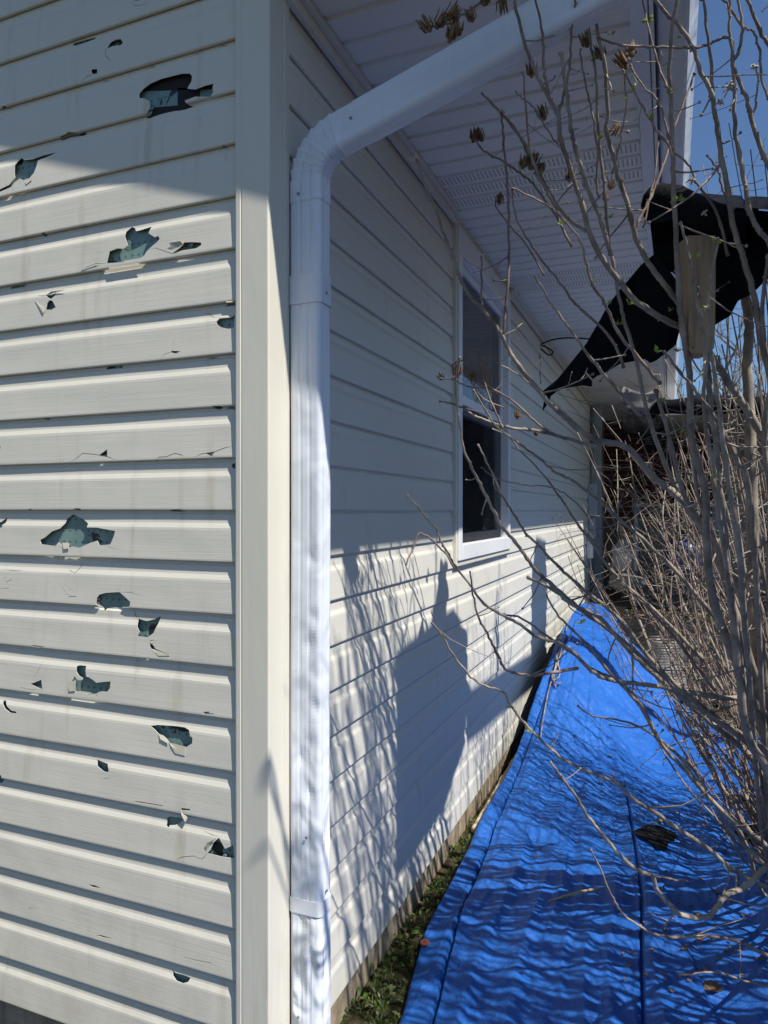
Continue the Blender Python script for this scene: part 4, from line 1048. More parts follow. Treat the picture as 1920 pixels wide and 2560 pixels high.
# signature long limb sweeping left
stem([(1040,398),(1062,460),(1090,530),(1130,640),(1155,705),(1178,747),(1205,770),(1228,801),(1256,840),(1275,883),(1310,933),(1341,968),(1372,1007),(1407,1038),(1439,1068),(1478,1094),(1517,1106),(1556,1113),(1587,1137),(1610,1168),(1641,1199),(1672,1222),(1707,1253),(1738,1296),(1770,1335),(1797,1370),(1835,1440),(1880,1560),(1950,1750)], 1.75, 2.35, 5, 24, True, dens=3)
stem([(1254,285),(1258,345),(1264,420),(1270,500),(1272,600),(1270,700),(1264,770),(1258,838)], 1.8, 1.86, 5, 7, dens=4)
stem([(1204,640),(1203,700),(1205,768)], 1.8, 1.82, 4, 5, dens=2)
stem(Z_(A7, [(235,410),(255,530),(290,680),(340,810),(380,900),(400,950)]), 2.2, 2.25, 3, 5, dens=3)
stem(Z_(A7, [(80,545),(130,520),(200,500),(300,505),(420,560),(520,620),(600,690)]), 2.2, 2.3, 3, 4, dens=3)
stem(Z_(A7, [(0,780),(60,790),(140,820),(220,870),(340,920),(460,950),(600,965),(720,990),(850,1030),(1000,1070)]), 2.2, 2.5, 4, 10)
stem(Z_(A7, [(80,640),(200,690),(330,700),(440,760),(540,840),(600,900),(700,980)]), 2.3, 2.4, 3, 6)
stem(Z_(A7, [(220,710),(300,850),(370,950),(440,1000),(520,1060),(640,1150),(750,1240),(850,1290),(1000,1400)]) + [(1540,1290),(1620,1360),(1700,1440),(1800,1560)], 2.1, 2.5, 4, 12)
stem(Z_(A7, [(340,960),(440,1000),(500,1080),(600,1180),(700,1300),(800,1440),(900,1590),(1000,1720)]) + [(1540,1440),(1640,1530),(1760,1650)], 2.2, 2.6, 3, 11)
stem(Z_(A7, [(245,1065),(290,1150),(340,1250),(380,1350),(440,1450),(490,1530),(560,1640),(640,1710),(700,1780),(780,1860),(880,1950),(960,2020)]) + [(1500,1505),(1560,1560),(1620,1640),(1700,1720),(1800,1800),(1900,1890)], 1.9, 2.5, 4, 14, True)
stem(Z_(A7, [(270,1210),(350,1270),(450,1300),(570,1320),(700,1330)]) + [(1420,1240),(1470,1290)], 2.0, 2.1, 3, 4, dens=3)
stem([(1149,894),(1139,941),(1143,1011),(1151,1070),(1158,1120),(1178,1167),(1201,1209),(1217,1244),(1240,1287),(1256,1318),(1287,1353),(1318,1396),(1341,1427),(1380,1462),(1434,1509),(1473,1540),(1530,1580),(1600,1640),(1690,1730),(1780,1810),(1900,1930)], 1.75, 2.4, 4, 16, True, dens=3)
stem([(1018,1240),(1045,1268),(1069,1300),(1087,1319),(1102,1352),(1121,1386),(1143,1423),(1177,1464),(1211,1509),(1259,1539),(1300,1562),(1340,1591),(1395,1607),(1439,1635),(1467,1667),(1499,1690),(1538,1702),(1598,1710),(1658,1718),(1717,1730),(1817,1746),(1930,1765)], 1.65, 2.3, 4, 14, True, dens=3)
stem([(1014,1412),(1032,1370),(1049,1334),(1080,1350),(1110,1380),(1140,1425)], 1.65, 1.68, 4, 5, dens=2)
stem([(1175,1431),(1183,1487),(1196,1539),(1218,1584),(1240,1629),(1255,1659),(1270,1677),(1300,1685),(1340,1688),(1400,1678),(1445,1670)], 1.75, 2.0, 4, 9, dens=3)
stem([(1080,1558),(1108,1593),(1128,1629),(1155,1666),(1184,1698),(1218,1717),(1259,1730),(1280,1770),(1320,1818),(1360,1858),(1407,1897),(1459,1925),(1519,1947),(1546,1961),(1586,2000),(1638,2032),(1690,2068),(1737,2100),(1777,2127),(1817,2163),(1849,2183),(1890,2207),(1950,2240)], 1.55, 2.1, 4, 13, True, dens=3)
stem([(1361,1476),(1391,1532),(1435,1579),(1483,1631),(1515,1671),(1578,1738),(1618,1790),(1642,1842),(1678,1890),(1717,1929),(1757,1977),(1840,2060),(1930,2130)], 1.9, 2.2, 5, 13, True)
stem([(1379,1909),(1410,1950),(1445,2000),(1471,2044),(1499,2076),(1534,2123),(1562,2151),(1598,2179),(1632,2191),(1642,2223),(1674,2263),(1702,2286),(1737,2296),(1773,2292),(1793,2270),(1817,2239),(1849,2227),(1880,2207),(1930,2170)], 1.5, 1.8, 6, 16, True, dens=3)
stem([(1632,2191),(1678,2199),(1720,2205)], 1.62, 1.65, 5, 4, dens=2)
stem([(1477,2125),(1499,2167),(1515,2207),(1538,2255),(1562,2290),(1602,2318),(1642,2338),(1690,2344),(1737,2342),(1797,2344),(1857,2358),(1930,2395)], 1.5, 1.75, 4, 9, True, dens=3)
stem([(1700,2440),(1740,2436),(1800,2432),(1850,2450),(1930,2470)], 1.5, 1.6, 4, 5, dens=3)
stem(Z_(A4, [(465,770),(560,830),(700,850),(830,890),(950,960),(1080,1060),(1200,1180),(1300,1340)]) + [(1830,2080),(1950,2200)], 2.1, 2.2, 4, 10, True)
stem(Z_(A4, [(0,190),(120,220),(300,350),(420,430),(560,540),(700,600),(860,760),(960,960),(1100,1080)]) + [(1740,1950),(1850,2080)], 2.1, 2.3, 5, 10, True)
stem(Z_(A4, [(150,-40),(300,30),(430,130),(600,210),(740,370),(850,480),(980,600),(1130,720),(1250,800),(1400,900),(1560,1020),(1659,1100)]), 2.0, 2.3, 7, 16, True)
stem(Z_(A4, [(740,0),(850,100),(950,200),(1060,320),(1160,450),(1240,560),(1330,670)]), 2.3, 2.4, 5, 8)
stem(Z_(A4, [(770,170),(800,350),(810,500),(815,700)]), 2.1, 2.1, 5, 5)
stem([(1702,560),(1722,640),(1735,720),(1752,800),(1764,900),(1760,990),(1768,1080),(1785,1180),(1800,1300)], 1.55, 1.8, 6, 13, True)
stem([(1795,600),(1780,680),(1772,760),(1775,860),(1790,960),(1805,1080),(1822,1220),(1850,1400)], 1.5, 1.8, 7, 16, True)
stem([(1660,880),(1700,930),(1745,985),(1790,1050),(1840,1150),(1880,1290)], 1.6, 1.85, 6, 14, True)
# trunks on the right
stem([(1855,520),(1862,620),(1863,740),(1872,818),(1867,915),(1872,1012),(1876,1129),(1880,1246),(1884,1401),(1878,1518),(1894,1600),(1915,1740),(1960,1900)], 2.0, 2.3, 18, 38, True, dens=3)
stem([(1762,868),(1770,930),(1775,989),(1779,1051),(1789,1090),(1793,1168),(1804,1265),(1810,1323),(1816,1382),(1824,1460),(1838,1600),(1850,1700),(1862,1800),(1885,1870),(1940,1960)], 1.8, 2.1, 12, 22, True)
stem([(1725,1060),(1735,1160),(1750,1260),(1790,1360),(1830,1500),(1860,1640),(1910,1780),(1980,1950)], 1.9, 2.3, 8, 18, True)
stem([(1640,980),(1680,1120),(1715,1250),(1770,1330),(1820,1470),(1880,1660),(1950,1850)], 2.0, 2.3, 8, 20, True)
stem([(1920,640),(1905,800),(1925,950),(1910,1100),(1930,1280),(1925,1450),(1950,1700)], 1.7, 2.1, 9, 18, True)
# procedural stems filling the thicket and standing outside the frame (they throw the shadows on wall and tarp)
def wild(name, b, tip, r0, dens, sag=0.15, curve=0.2, m=None, n=10, tp=0.85):
    P = []; side = (tip-b).cross(Vector((0,0,1))).normalized()
    o1 = rs.uniform(-1,1)*curve; 
    for k in range(n+1):
        t = k/n; p = b.lerp(tip, t) + side*o1*math.sin(t*math.pi)*0.3 + Vector((0,0,-sag*math.sin(t*math.pi)))
        p += Vector((rs.uniform(-1,1), rs.uniform(-1,1), rs.uniform(-1,1)))*0.014; P.append(p)
    C = crom(P, 4)
    if any((c-CAM).length < 0.75 for c in C): return
    rr = [max(r0*(1-tp*i/(len(C)-1)), 0.0011)*(1+(0.25 if i % 5 == 0 else 0)) for i in range(len(C))]
    mb = MB(); mb.tube(C, rr, 6)
    Cr = C[::-1]; grow_twigs(mb, Cr[:int(len(C)*0.8)], rr[::-1], dens, rs, None, 0, 0.04, 0.2)
    for i in range(3, len(C), 2):
        if rs.random() < 0.4: NODES.append(C[i])
    return mb.build(name, m or (M_BARK if r0 > 0.007 else M_TWIG), shrub, smooth=True)
for i in range(78):      # diagonal thicket between trunks and the porch
    b = BASE + Vector((rs.uniform(-.15,.3), rs.uniform(-.2,.45), 0.05)); q_ = rs.random()
    if q_ < 0.6: tx, ty, Yd = rs.uniform(1440, 1780), rs.uniform(1000, 1480), rs.uniform(2.8, 4.0)
    elif q_ < 0.8: tx, ty, Yd = rs.uniform(1380, 1560), rs.uniform(1180, 1560), rs.uniform(2.6, 3.6)
    else: tx, ty, Yd = rs.uniform(1600, 1900), rs.uniform(850, 1300), rs.uniform(2.6, 3.8)
    wild('stem', b, PX(tx, ty, Yd), rs.uniform(0.003, 0.0085), 9, sag=rs.uniform(-0.12, 0.28), curve=1.0, tp=0.75)
for i in range(16):      # stems rising along the right edge of the view
    b = BASE + Vector((rs.uniform(-.1,.2), rs.uniform(-.2,.3), 0.05))
    wild('stem', b, PX(rs.uniform(1740, 1930), rs.uniform(250, 1000), rs.uniform(1.9, 3.0)), rs.uniform(0.004, 0.008), 5, sag=-0.05, curve=0.4, tp=0.75)
for i in range(16):      # upright stems right of the frame and at its edge
    a = rs.uniform(0, 6.28); b = BASE + Vector((rs.uniform(-.1,.5), rs.uniform(-.5,.3), 0))
    tip = b + Vector((rs.uniform(-.35,.7), rs.uniform(-.9,.4), rs.uniform(1.6, 2.5)))
    q = toPX(tip)
    if q[2] > 0 and q[0] < 1700: tip.x += 0.6
    wild('stem', b, tip, rs.uniform(0.007, 0.014), 4, sag=0.0, curve=0.5)
for i in range(20):
    b = BASE + Vector((rs.uniform(-.1,.3), rs.uniform(-.5,.1), 0)); 
    tip = Vector((rs.uniform(1.15, 2.2), rs.uniform(-0.9, 0.9), rs.uniform(0.6, 1.9)))
    q = toPX(tip)
    if q[2] > 0.2 and q[0] < 1900: tip.x += 0.5
    wild('stem', b, tip, rs.uniform(0.005, 0.009), 6, sag=rs.uniform(-.1,.2), curve=0.6)
B2 = Vector((1.55, 0.55, 0))
def hidden(P):
    for p in P:
        x, y, Yd = toPX(p)
        if Yd > 0.05 and x < 1960 and -30 < y < 2600: return False
    return True
made = 0
while made < 60:      # tall whips right of the frame: their shadows rake the long wall and the tarp
    b = B2 + Vector((rs.uniform(-.2,.5), rs.uniform(-.6,.7), 0))
    e = rs.uniform(1.1, 2.0); sw_ = rs.uniform(0.12, 2.5) if rs.random() < 0.35 else rs.uniform(0.15, 0.95)
    tip = Vector((e, sw_-0.42*e, rs.uniform(0.9, 1.5)+1.54*e))
    b = Vector((max(b.x, 1.2), b.y, 0))
    if not hidden([b.lerp(tip, t/8) for t in range(9)]): continue
    made += 1
    wild('stem', b, tip, rs.uniform(0.0055, 0.010), 4, sag=0.0, curve=0.15, n=14, tp=0.5)
for pts_ in ([(2.1,0.2,1.2),(1.75,-0.25,1.75),(1.42,-0.55,1.50+CH-0.1),(1.30,-0.56,1.36+CH),(1.22,-0.50,1.16+CH),(1.24,-0.40,0.95+CH),(1.3,-0.3,0.7+CH)],
              [(2.2,0.0,0.9),(1.8,-0.4,1.5),(1.5,-0.66,1.9),(1.38,-0.74,2.0),(1.32,-0.82,1.75)],
              [(2.0,0.3,1.0),(1.7,-0.1,1.6),(1.45,-0.38,2.15),(1.36,-0.42,2.45),(1.4,-0.62,2.9)]):
    C = crom([Vector(p) for p in pts_], 5); MB().tube(C, [0.009*(1-0.5*i/len(C)) for i in range(len(C))], 6).build('stem', M_BARK, shrub, smooth=True)
def lookY(x, y):
    b = min(ALLP, key=lambda p: (p[0]-x)**2 + (p[1]-y)**2); return b[2]
# seed capsules: five-valved dry pods
def capsule(c, r, d):
    mb = MB(); d = Vector(d).normalized(); u = d.orthogonal().normalized(); v = d.cross(u)
    for ring, (sp, nn, ln) in enumerate(((0.22, 4, 1.25), (0.62, 5, 1.1))):
        for k in range(nn):
            a = 6.28*(k+0.5*ring)/nn + rs.uniform(-.15,.15); o = u*math.cos(a)+v*math.sin(a); sd = d.cross(o)
            l = r*ln*rs.uniform(0.85, 1.15)
            p0 = c - d*r*0.6; p1 = c + o*r*sp*1.0 + d*r*-0.1; p2 = c + o*r*sp*1.15 + d*l*0.7; p3 = c + o*r*sp*1.5 + d*l*1.25
            ws_ = r*0.24
            q = [p0, p1-sd*ws_, p1+sd*ws_, p2-sd*ws_*0.7, p2+sd*ws_*0.7, p3, p1+o*r*0.12, p2+o*r*0.1]
            mb.add(q, [(0,1,6),(0,6,2),(1,3,7,6),(6,7,4,2),(3,5,7),(7,5,4)])
    mb.blob(c-d*r*0.45, r*0.35, 6, 4, 0.1)
    return mb.build('seed_capsule', M_CAPS, shrub, thick=0.0008)
caps = [(1069,69,26),(1098,60,24),(1127,39,26),(1142,77,27),(1127,93,24),(1179,46,20),(1212,4,22),(1254,8,22),(1185,345,20),(1202,345,18),(1308,412,20),(1330,410,24),(1352,418,20),(1250,492,16),
        (1465,108,22),(1577,131,24),(1558,160,26),(1502,139,22),(1328,183,20),(1357,289,22),(1542,320,18),(1423,444,20),(1527,467,14),(1515,498,14),(1143,933,20),(1182,939,16),(1294,1040,14),(1104,945,12),(1340,1085,10)]
for x, y, s_ in caps:
    Yd = lookY(x, y) + (0.1 if y > 300 else 0.05)
    if x < 1260 and y < 100: Yd = 1.45
    c = PX(x, y, Yd); capsule(c, s_*0.80/F*Yd, (rs.uniform(-.5,.5), rs.uniform(-.3,.3), rs.choice([1, 0.6, -0.6])))
stem([(1069,72),(1100,62),(1127,60),(1160,35),(1212,4),(1254,-10),(1300,-40)], 1.45, 1.5, 5, 7, dens=0)
stem([(1127,60),(1140,75)], 1.45, 1.45, 3, 3, dens=0); stem([(1179,50),(1185,25)], 1.45, 1.45, 3, 3, dens=0)
stem([(1190,350),(1200,370),(1230,390),(1265,410),(1310,440),(1340,470),(1400,560),(1430,620)], 1.9, 1.95, 4, 7, dens=2)
stem([(1205,235),(1235,265),(1275,310),(1305,355),(1325,400),(1350,440),(1390,520)], 1.95, 1.98, 5, 8, dens=4)
stem([(1250,500),(1238,515),(1270,560),(1320,620),(1360,690)], 1.95, 2.0, 3, 5, dens=2)
stem([(1100,945),(1120,948),(1145,935),(1150,890)], 1.78, 1.75, 3, 3, dens=3)
stem([(1182,945),(1190,975),(1215,1000),(1260,1020)], 2.2, 2.25, 3, 4, dens=2)
# bleached tufts (old flowers)
def tuft(x, y, s_):
    Yd = lookY(x, y); c = PX(x, y, Yd); mb = MB()
    for k in range(12):
        d = Vector((rs.uniform(-1,1), rs.uniform(-1,1), rs.uniform(-.4,1))).normalized(); l = s_/F*Yd*rs.uniform(.4,1)
        m_ = c+d*l*0.5+Vector((rs.uniform(-.2,.2),rs.uniform(-.2,.2),rs.uniform(-.2,.2)))*l; mb.tube([c, m_, m_+Vector((d.x*.3,d.y*.3,-0.5*rs.random()))*l], [0.0016,0.002,0.0008], 4)
    mb.build('dried_flower', M_TUFT, shrub)
for x, y, s_ in ((1040,398,26),(1254,282,20),(1204,640,22),(1820,225,34),(1795,260,24),(1730,450,26),(1765,770,22),(1850,520,26),(1760,535,16),(1885,170,18),(1640,940,20)): tuft(x, y, s_)
# young leaves
def bud(p, r):
    mb = MB()
    for k in range(rs.randint(2, 4)):
        d = Vector((rs.uniform(-1,1), rs.uniform(-1,1), rs.uniform(0.1,1))).normalized(); sd = d.orthogonal().normalized(); sd.rotate(Matrix.Rotation(rs.random()*6.28, 3, d)); n_ = d.cross(sd)
        l = r*rs.uniform(0.7, 1.3)
        mb.add([p, p+d*l*.5+sd*l*.28, p+d*l*1.05+n_*l*.15, p+d*l*.5-sd*l*.28, p+d*l*.55-n_*l*.12], [(0,1,4),(0,4,3),(1,2,4),(4,2,3)])
    mb.build('young_leaf', M_BUD, shrub)
bp = Z_(A6, [(885,140),(545,390),(790,580),(565,910),(545,1020),(595,1125),(625,1420),(390,850),(965,375),(1095,250),(1030,610),(900,775),(1080,1295),(520,1820),(1190,1670),(1330,1570),(340,1450),(640,230),(730,640)])
bp += Z_(A8, [(305,50),(440,60),(925,85),(720,90),(380,185),(760,360),(465,340),(625,365),(785,885),(770,1075),(885,1080),(990,1160),(765,1160),(1120,1395),(435,2040),(1175,1850),(940,1860),(975,2080),(1200,1940),(655,675)])
bp += [(1325,1830),(1450,1560),(1640,2060),(1380,1870),(1109,1594),(1120,1385),(1275,1770),(1850,2170),(1500,1515),(1700,1590)]
for x, y in bp: bud(PX(x, y, lookY(x, y)-0.01), rs.uniform(0.010, 0.017))
rs.shuffle(NODES)
for p in NODES[:45]: bud(p, rs.uniform(0.005, 0.011))

# ---------------------------------------------------------------- weeds strip
rw = random.Random(21)
gb = MB(); hy = MB()
def blade(mb, p, h, lean, wid):
    a = rw.random()*6.28; d = Vector((math.cos(a), math.sin(a), 0)); sd = Vector((-d.y, d.x, 0))*wid
    m1 = p+Vector((0,0,h*.5))+d*lean*.3; tp = p+Vector((0,0,h))*rw.uniform(.6,1)+d*lean
    mb.add([p-sd, p+sd, m1+sd*.8, m1-sd*.8, tp], [(0,1,2,3),(3,2,4)])
for i in range(5200):
    y = rw.uniform(-1.2, 3.2); x = rw.uniform(0.0, float(np.interp(y, s1, xl))+0.02)
    cl = noise.noise(Vector((x*5, y*3, 0)))
    if cl < -0.1 + max(0, (y-1.6)*0.25): continue
    blade(hy if rw.random() < 0.25 else gb, Vector((x, y, 0.01)), rw.uniform(.015,.05)*(0.5+min(x/0.06, 1)*0.7), rw.uniform(.0,.04), rw.uniform(.0006,.0015))
for i in range(2500):
    x = rw.uniform(1.2, 3.2); y = rw.uniform(3.2, 4.7)
    if x < float(np.interp(y, s1, xr)): continue
    blade(gb, Vector((x, y, 0.01)), rw.uniform(.03,.12), rw.uniform(.0,.05), rw.uniform(.001,.003))
tag(gb.build('grass', M_GRASS), kind='stuff'); tag(hy.build('dead_grass', M_HAY), kind='stuff')
def weed(x, y, size, nl, kind, label, grp):
    root = empty('weed', (x, y, 0.0), label, 'weed', grp)
    lm = MB(); sm = MB()
    for k in range(nl):
        a = rw.random()*6.28; el_ = rw.uniform(.25, 1.2); l = size*rw.uniform(.5, 1); d = Vector((math.cos(a)*math.cos(el_), math.sin(a)*math.cos(el_), math.sin(el_)))
        p0 = Vector((x, y, 0.005)); p1 = p0 + d*l
        sm.tube([p0, p0.lerp(p1, .5)+Vector((0,0,l*.1)), p1], [.0012,.001,.0008], 4)
        ls = size*(0.30 if kind == 'round' else 0.42)*rw.uniform(.7,1.2); dd = Vector((d.x, d.y, rw.uniform(-.2,.5))).normalized(); sd = dd.cross(Vector((0,0,1))).normalized(); up = sd.cross(dd)
        wdt = 0.48 if kind == 'round' else 0.2
        out = []
        for t, w_ in ((0,.15),(.25,.85),(.5,1),(.78,.75),(1,.08)):
            out.append((p1+dd*ls*t + up*ls*(.15*math.sin(t*3.1)), w_*ls*wdt))
        vs = []
        for c, w_ in out: vs += [c-sd*w_+up*w_*.25, c, c+sd*w_+up*w_*.25]
        lm.add(vs, [(3*j+i, 3*j+i+1, 3*j+i+4, 3*j+i+3) for j in range(4) for i in range(2)])
    lm.build('foliage', M_WEED2 if kind == 'pale' else M_WEED, root, smooth=True); sm.build('stem', M_WEED, root)
weeds = [(1180,2120,.07,12,'long','strappy green weed beside the foundation nearest the pvc pipe'),(1110,2145,.08,14,'round','bushy green weed under the long wall midway along the weed strip'),
         (1085,2240,.06,10,'round','round-leaved weed against the tarp edge above the crumpled brown leaf'),(980,2360,.10,12,'round','broad-leaved dark green weed close to the concrete footing'),
         (940,2430,.07,9,'round','bright round-leaved weed in the lower weed strip'),(895,2480,.09,10,'long','upright pointed-leaf weed beside the downspout foot'),
         (850,2540,.09,9,'long','wide-leaved weed at the foot of the downspout'),(950,2530,.09,16,'pale','pale clover clump at the bottom edge of the weed strip'),
         (1005,2300,.06,14,'pale','pale small-leaved weed below the footing'),(1140,2070,.09,20,'pale','grey-green bushy weed by the pvc pipe end')]
for x, y, s_, nl, kd, lab in weeds:
    p = PX(x, y, CH*F/(y-HZ)); p.x = max(p.x, 0.04)
    weed(p.x, p.y, s_*0.75, nl, kd, lab, 'weeds between wall and tarp')
for i in range(70):
    y = rw.uniform(-0.6, 2.4); x = rw.uniform(0.02, max(0.04, float(np.interp(y, s1, xl))-0.01))
    weed(x, y, rw.uniform(.02,.045), rw.randint(6, 12), rw.choice(['round','pale','long','pale']), 'small low weed among the grass along the footing', 'low weeds along the footing')
for i in range(10):
    x = rw.uniform(1.6, 2.6); y = rw.uniform(3.5, 4.4)
    weed(x, y, rw.uniform(.06,.12), 14, 'pale', 'leafy weed growing under the shrub beyond the tarp', 'weeds under the shrub')

# pvc pipe by the footing
pv = empty('pvc_pipe', (0.05, 2.4, 0.03), 'yellowed white pvc pipe lying along the footing beside the tarp', 'pipe')
a = PX(1178, 2085, 3.14); a.x = 0.055; a.z = 0.045
pa = [Vector((0.058, 1.72, 0.04)), Vector((0.052, 2.3, 0.042)), Vector((0.048, 2.75, 0.045)), Vector((0.042, 3.3, 0.05))]
MB().tube(crom(pa, 5), 0.021, 12).build('pipe', M_PVC, pv, smooth=True)
for yv in (2.35, 2.62):
    MB().tube([(0.051, yv-0.03, 0.0435), (0.051, yv+0.03, 0.0435)], 0.0255, 12).build('coupling', M_PVC, pv, smooth=True)

# ---------------------------------------------------------------- litter on the tarp
def dleaf(px_, py_, s_, label, mat=M_DLEAF, name='dry_leaf', cat='leaf', grp='dry leaves on the tarp'):
    p = on_tarp(px_, py_); n_ = Vector((rw.uniform(-.3,.3), rw.uniform(-.3,.3), 1)).normalized()
    a = rw.random()*6.28; d = Vector((math.cos(a), math.sin(a), 0)); sd = n_.cross(d)
    K = 11; vs = [p+n_*0.007]
    for k in range(K):
        t = 6.28*k/K; r = s_*(0.75+0.35*rw.random())*(1 if k % 2 else 0.72)
        vs.append(p + d*math.cos(t)*r*1.2 + sd*math.sin(t)*r*.75 + n_*(0.008+s_*rw.uniform(0,.45)))
    o = MB().add(vs, [(0, 1+k, 1+(k+1) % K) for k in range(K)]).build(name, mat, None, thick=0.0006)
    tag(o, label, cat, grp); return o
dleaf(1525,1895,.018,'curled dry leaf on the smooth left part of the tarp')
dleaf(1645,1877,.014,'dry leaf on the tarp right of the curled one, upper middle')
dleaf(1780,2467+10,.030,'large brown leaf near the bottom right of the tarp')
dleaf(1755,2355,.024,'brown leaf on the tarp beside the lowest bent branch')
dleaf(1790,2235,.022,'dark brown leaf on the tarp under the thick bent branch')
dleaf(1650,2060,.020,'brown leaf on the tarp just above the larger black felt scrap')
dleaf(1890,2180,.022,'tan leaf at the right edge under the branch fork')
dleaf(1345,2145,.007,'tiny dark leaf bit on the tarp fold left of the stick')
dleaf(1500,1960,.012,'small dark leaf left of the twig tip on the tarp')
dleaf(1790,1950,.030,'brown leaf in the shaded upper right part of the tarp')
dleaf(1885,1960,.034,'largest brown leaf at the right of the shaded tarp corner')
pb = PX(1045, 2262, 2.55); o = dleaf(1060,2275,.03,'crumpled brown leaf caught between footing and tarp edge', grp=None)
for i in range(95):
    x = rw.uniform(1560, 1915); y = rw.uniform(1880, 2500)
    dleaf(x, y, rw.uniform(.005,.011), 'small brown leaf crumb scattered on the crumpled right part of the tarp', grp='leaf crumbs on the tarp')
for i in range(60):
    x = rw.uniform(1500, 1760); y = rw.uniform(1528, 1546); Yd = 0.97*F/(y-HZ)
    p = PX(x, y, (CH-0.46)*F/(y-HZ)); a = rw.random()*6.28
    if p.x < 0.45 or p.x > 2.6 or p.y > 6.8 or p.y < 5.4: continue
    vs = [p+Vector((math.cos(a+k*1.05)*.03*rw.uniform(.5,1), math.sin(a+k*1.05)*.03*rw.uniform(.5,1), rw.uniform(0,.02))) for k in range(6)]
    tag(MB().add(vs, [tuple(range(6))]).build('dry_leaf', M_DLEAF, None), 'dry brown leaf lying on top of the black liner', 'leaf', 'leaves on the black liner')
for i, (pts, lab) in enumerate(((
    [(1580,2090),(1620,2072),(1650,2075),(1690,2092),(1695,2105),(1672,2115),(1668,2135),(1640,2130),(1620,2110)], 'small diamond of black felt on the tarp'),
    ([(1835,2092),(1880,2070),(1925,2055),(1925,2140),(1900,2125),(1870,2110)], 'black felt scrap at the right edge of the tarp'),
    ([(1810,1995),(1850,1998),(1925,2010),(1925,2035),(1880,2032),(1840,2010)], 'narrow black felt strip along the upper right of the tarp'))):
    vs = [on_tarp(min(x, 1930), y)+Vector((0,0,0.012+0.008*rw.random())) for x, y in pts]
    tag(MB().add(vs, [tuple(range(len(vs)))]).build('felt_piece', M_BLACK, None, thick=0.003), lab, 'felt scrap', 'felt pieces on the tarp')
a = on_tarp(1372, 2262); b = on_tarp(1440, 2245); c = on_tarp(1508, 2228)
zt = max(a.z, b.z, c.z)
stx = [a+Vector((0,0,.012)), b+Vector((0,0,.016)), c+Vector((0,0,.014))]
tag(MB().tube(crom(stx, 4), [.002,.003,.0045,.005,.0055,.005,.0045,.003,.0015], 6).build('stick', M_STICK, None, smooth=True), 'straight bare stick lying on the lower middle of the tarp', 'stick')
p = on_tarp(1062, 2364)
dk = MB(); vs = []
for k in range(20):
    t = 6.28*k/20; r = .016*(1+.08*rw.random()); vs.append(p+Vector((math.cos(t)*r, math.sin(t)*r, .008)))
for k in range(20): q = vs[k]; vs.append(p+(q-p)*0.92+Vector((0,0,.004)))
for k in range(20): q = vs[k]; vs.append(Vector((p.x+(q.x-p.x)*.25, p.y+(q.y-p.y)*.25, p.z+.011)))
dk.add(vs, [(k, (k+1) % 20, 20+(k+1) % 20, 20+k) for k in range(20)] + [(20+k, 20+(k+1) % 20, 40+(k+1) % 20, 40+k) for k in range(20)])
tag(dk.build('clay_disc', M_ORANGE, None), 'small orange clay washer near the left edge of the tarp', 'washer')
# loose vine twigs snagged on the tarp edge
vm = MB()
for pts in ([(1420,1560),(1412,1600),(1395,1640),(1388,1680),(1380,1705),(1395,1720),(1402,1712)], [(1410,1590),(1400,1650),(1375,1720),(1360,1800),(1352,1850)], [(1425,1620),(1395,1655),(1385,1700),(1390,1725)], [(1400,1600),(1390,1640),(1400,1690),(1385,1712)]):
    vm.tube(crom([on_tarp(x, y)+Vector((0,0,.012+.02*rw.random())) if TB.ray_cast(CAM, (PX(x,y,1)-CAM).normalized())[0] else PX(x, y, 4.6) for x, y in pts], 4), 0.004, 5)
tag(vm.build('dead_vine', M_BARK, None, smooth=True), 'twisted dead vine snagged on the raised edge of the tarp', 'vine')

# ---------------------------------------------------------------- clutter on the far porch
def sack(name, m, x, y, Yd, w_, h_, label, cat, floor=True):
    c = PX(x, y, Yd); mb = MB(); n1, n2 = 26, 16; vs = []
    for i in range(n2+1):
        th = math.pi*i/n2
        for k in range(n1):
            ph = 6.28*k/n1; d = Vector((math.sin(th)*math.cos(ph), math.sin(th)*math.sin(ph), math.cos(th)))
            j = 1+.25*noise.noise(d*2.5+c)+.12*noise.noise(d*7+c); vs.append(c+Vector((d.x*w_/2*j, d.y*w_/2*j, max(d.z*h_/2*j, -h_*.42))))
    mb.add(vs, [(i*n1+k, (i+1)*n1+k, (i+1)*n1+(k+1) % n1, i*n1+(k+1) % n1) for i in range(n2) for k in range(n1)])
    tag(mb.build(name, m, None, smooth=True), label, cat)
def onz(x, ybot, z):  # depth at which a thing standing on height z shows its foot at row ybot
    return (CH-z)*F/(ybot-HZ)
sack('white_bag', M_BAGW, 1562, 1395, 8.1, .30, .42, 'crumpled white plastic bag leaning on the far porch', 'bag')
sack('grey_sack', M_BAGG, 1570, 1455, 7.9, .42, .24, 'slumped grey and white sack on the porch floor below the white bag', 'sack')
sack('dark_sack', M_NAVY, 1715, 1395, 7.6, .45, .5, 'dark navy bag on the far porch behind the shrub stems', 'bag')
cb = PX(1620, 1400, 8.6)
bx = empty('cardboard_box', (cb.x, cb.y, 0.44), 'flattened brown cardboard carton standing on the far porch', 'box')
MB().box(cb.x-.3, cb.x+.3, cb.y-.1, cb.y+.1, 0.445, 1.28).build('carton_body', M_CARD, bx)
MB().obox((cb.x-.3, cb.y-.1, 1.285), (cb.x-.42, cb.y-.12, 1.2), .2, .006).build('flap', M_CARD, bx)
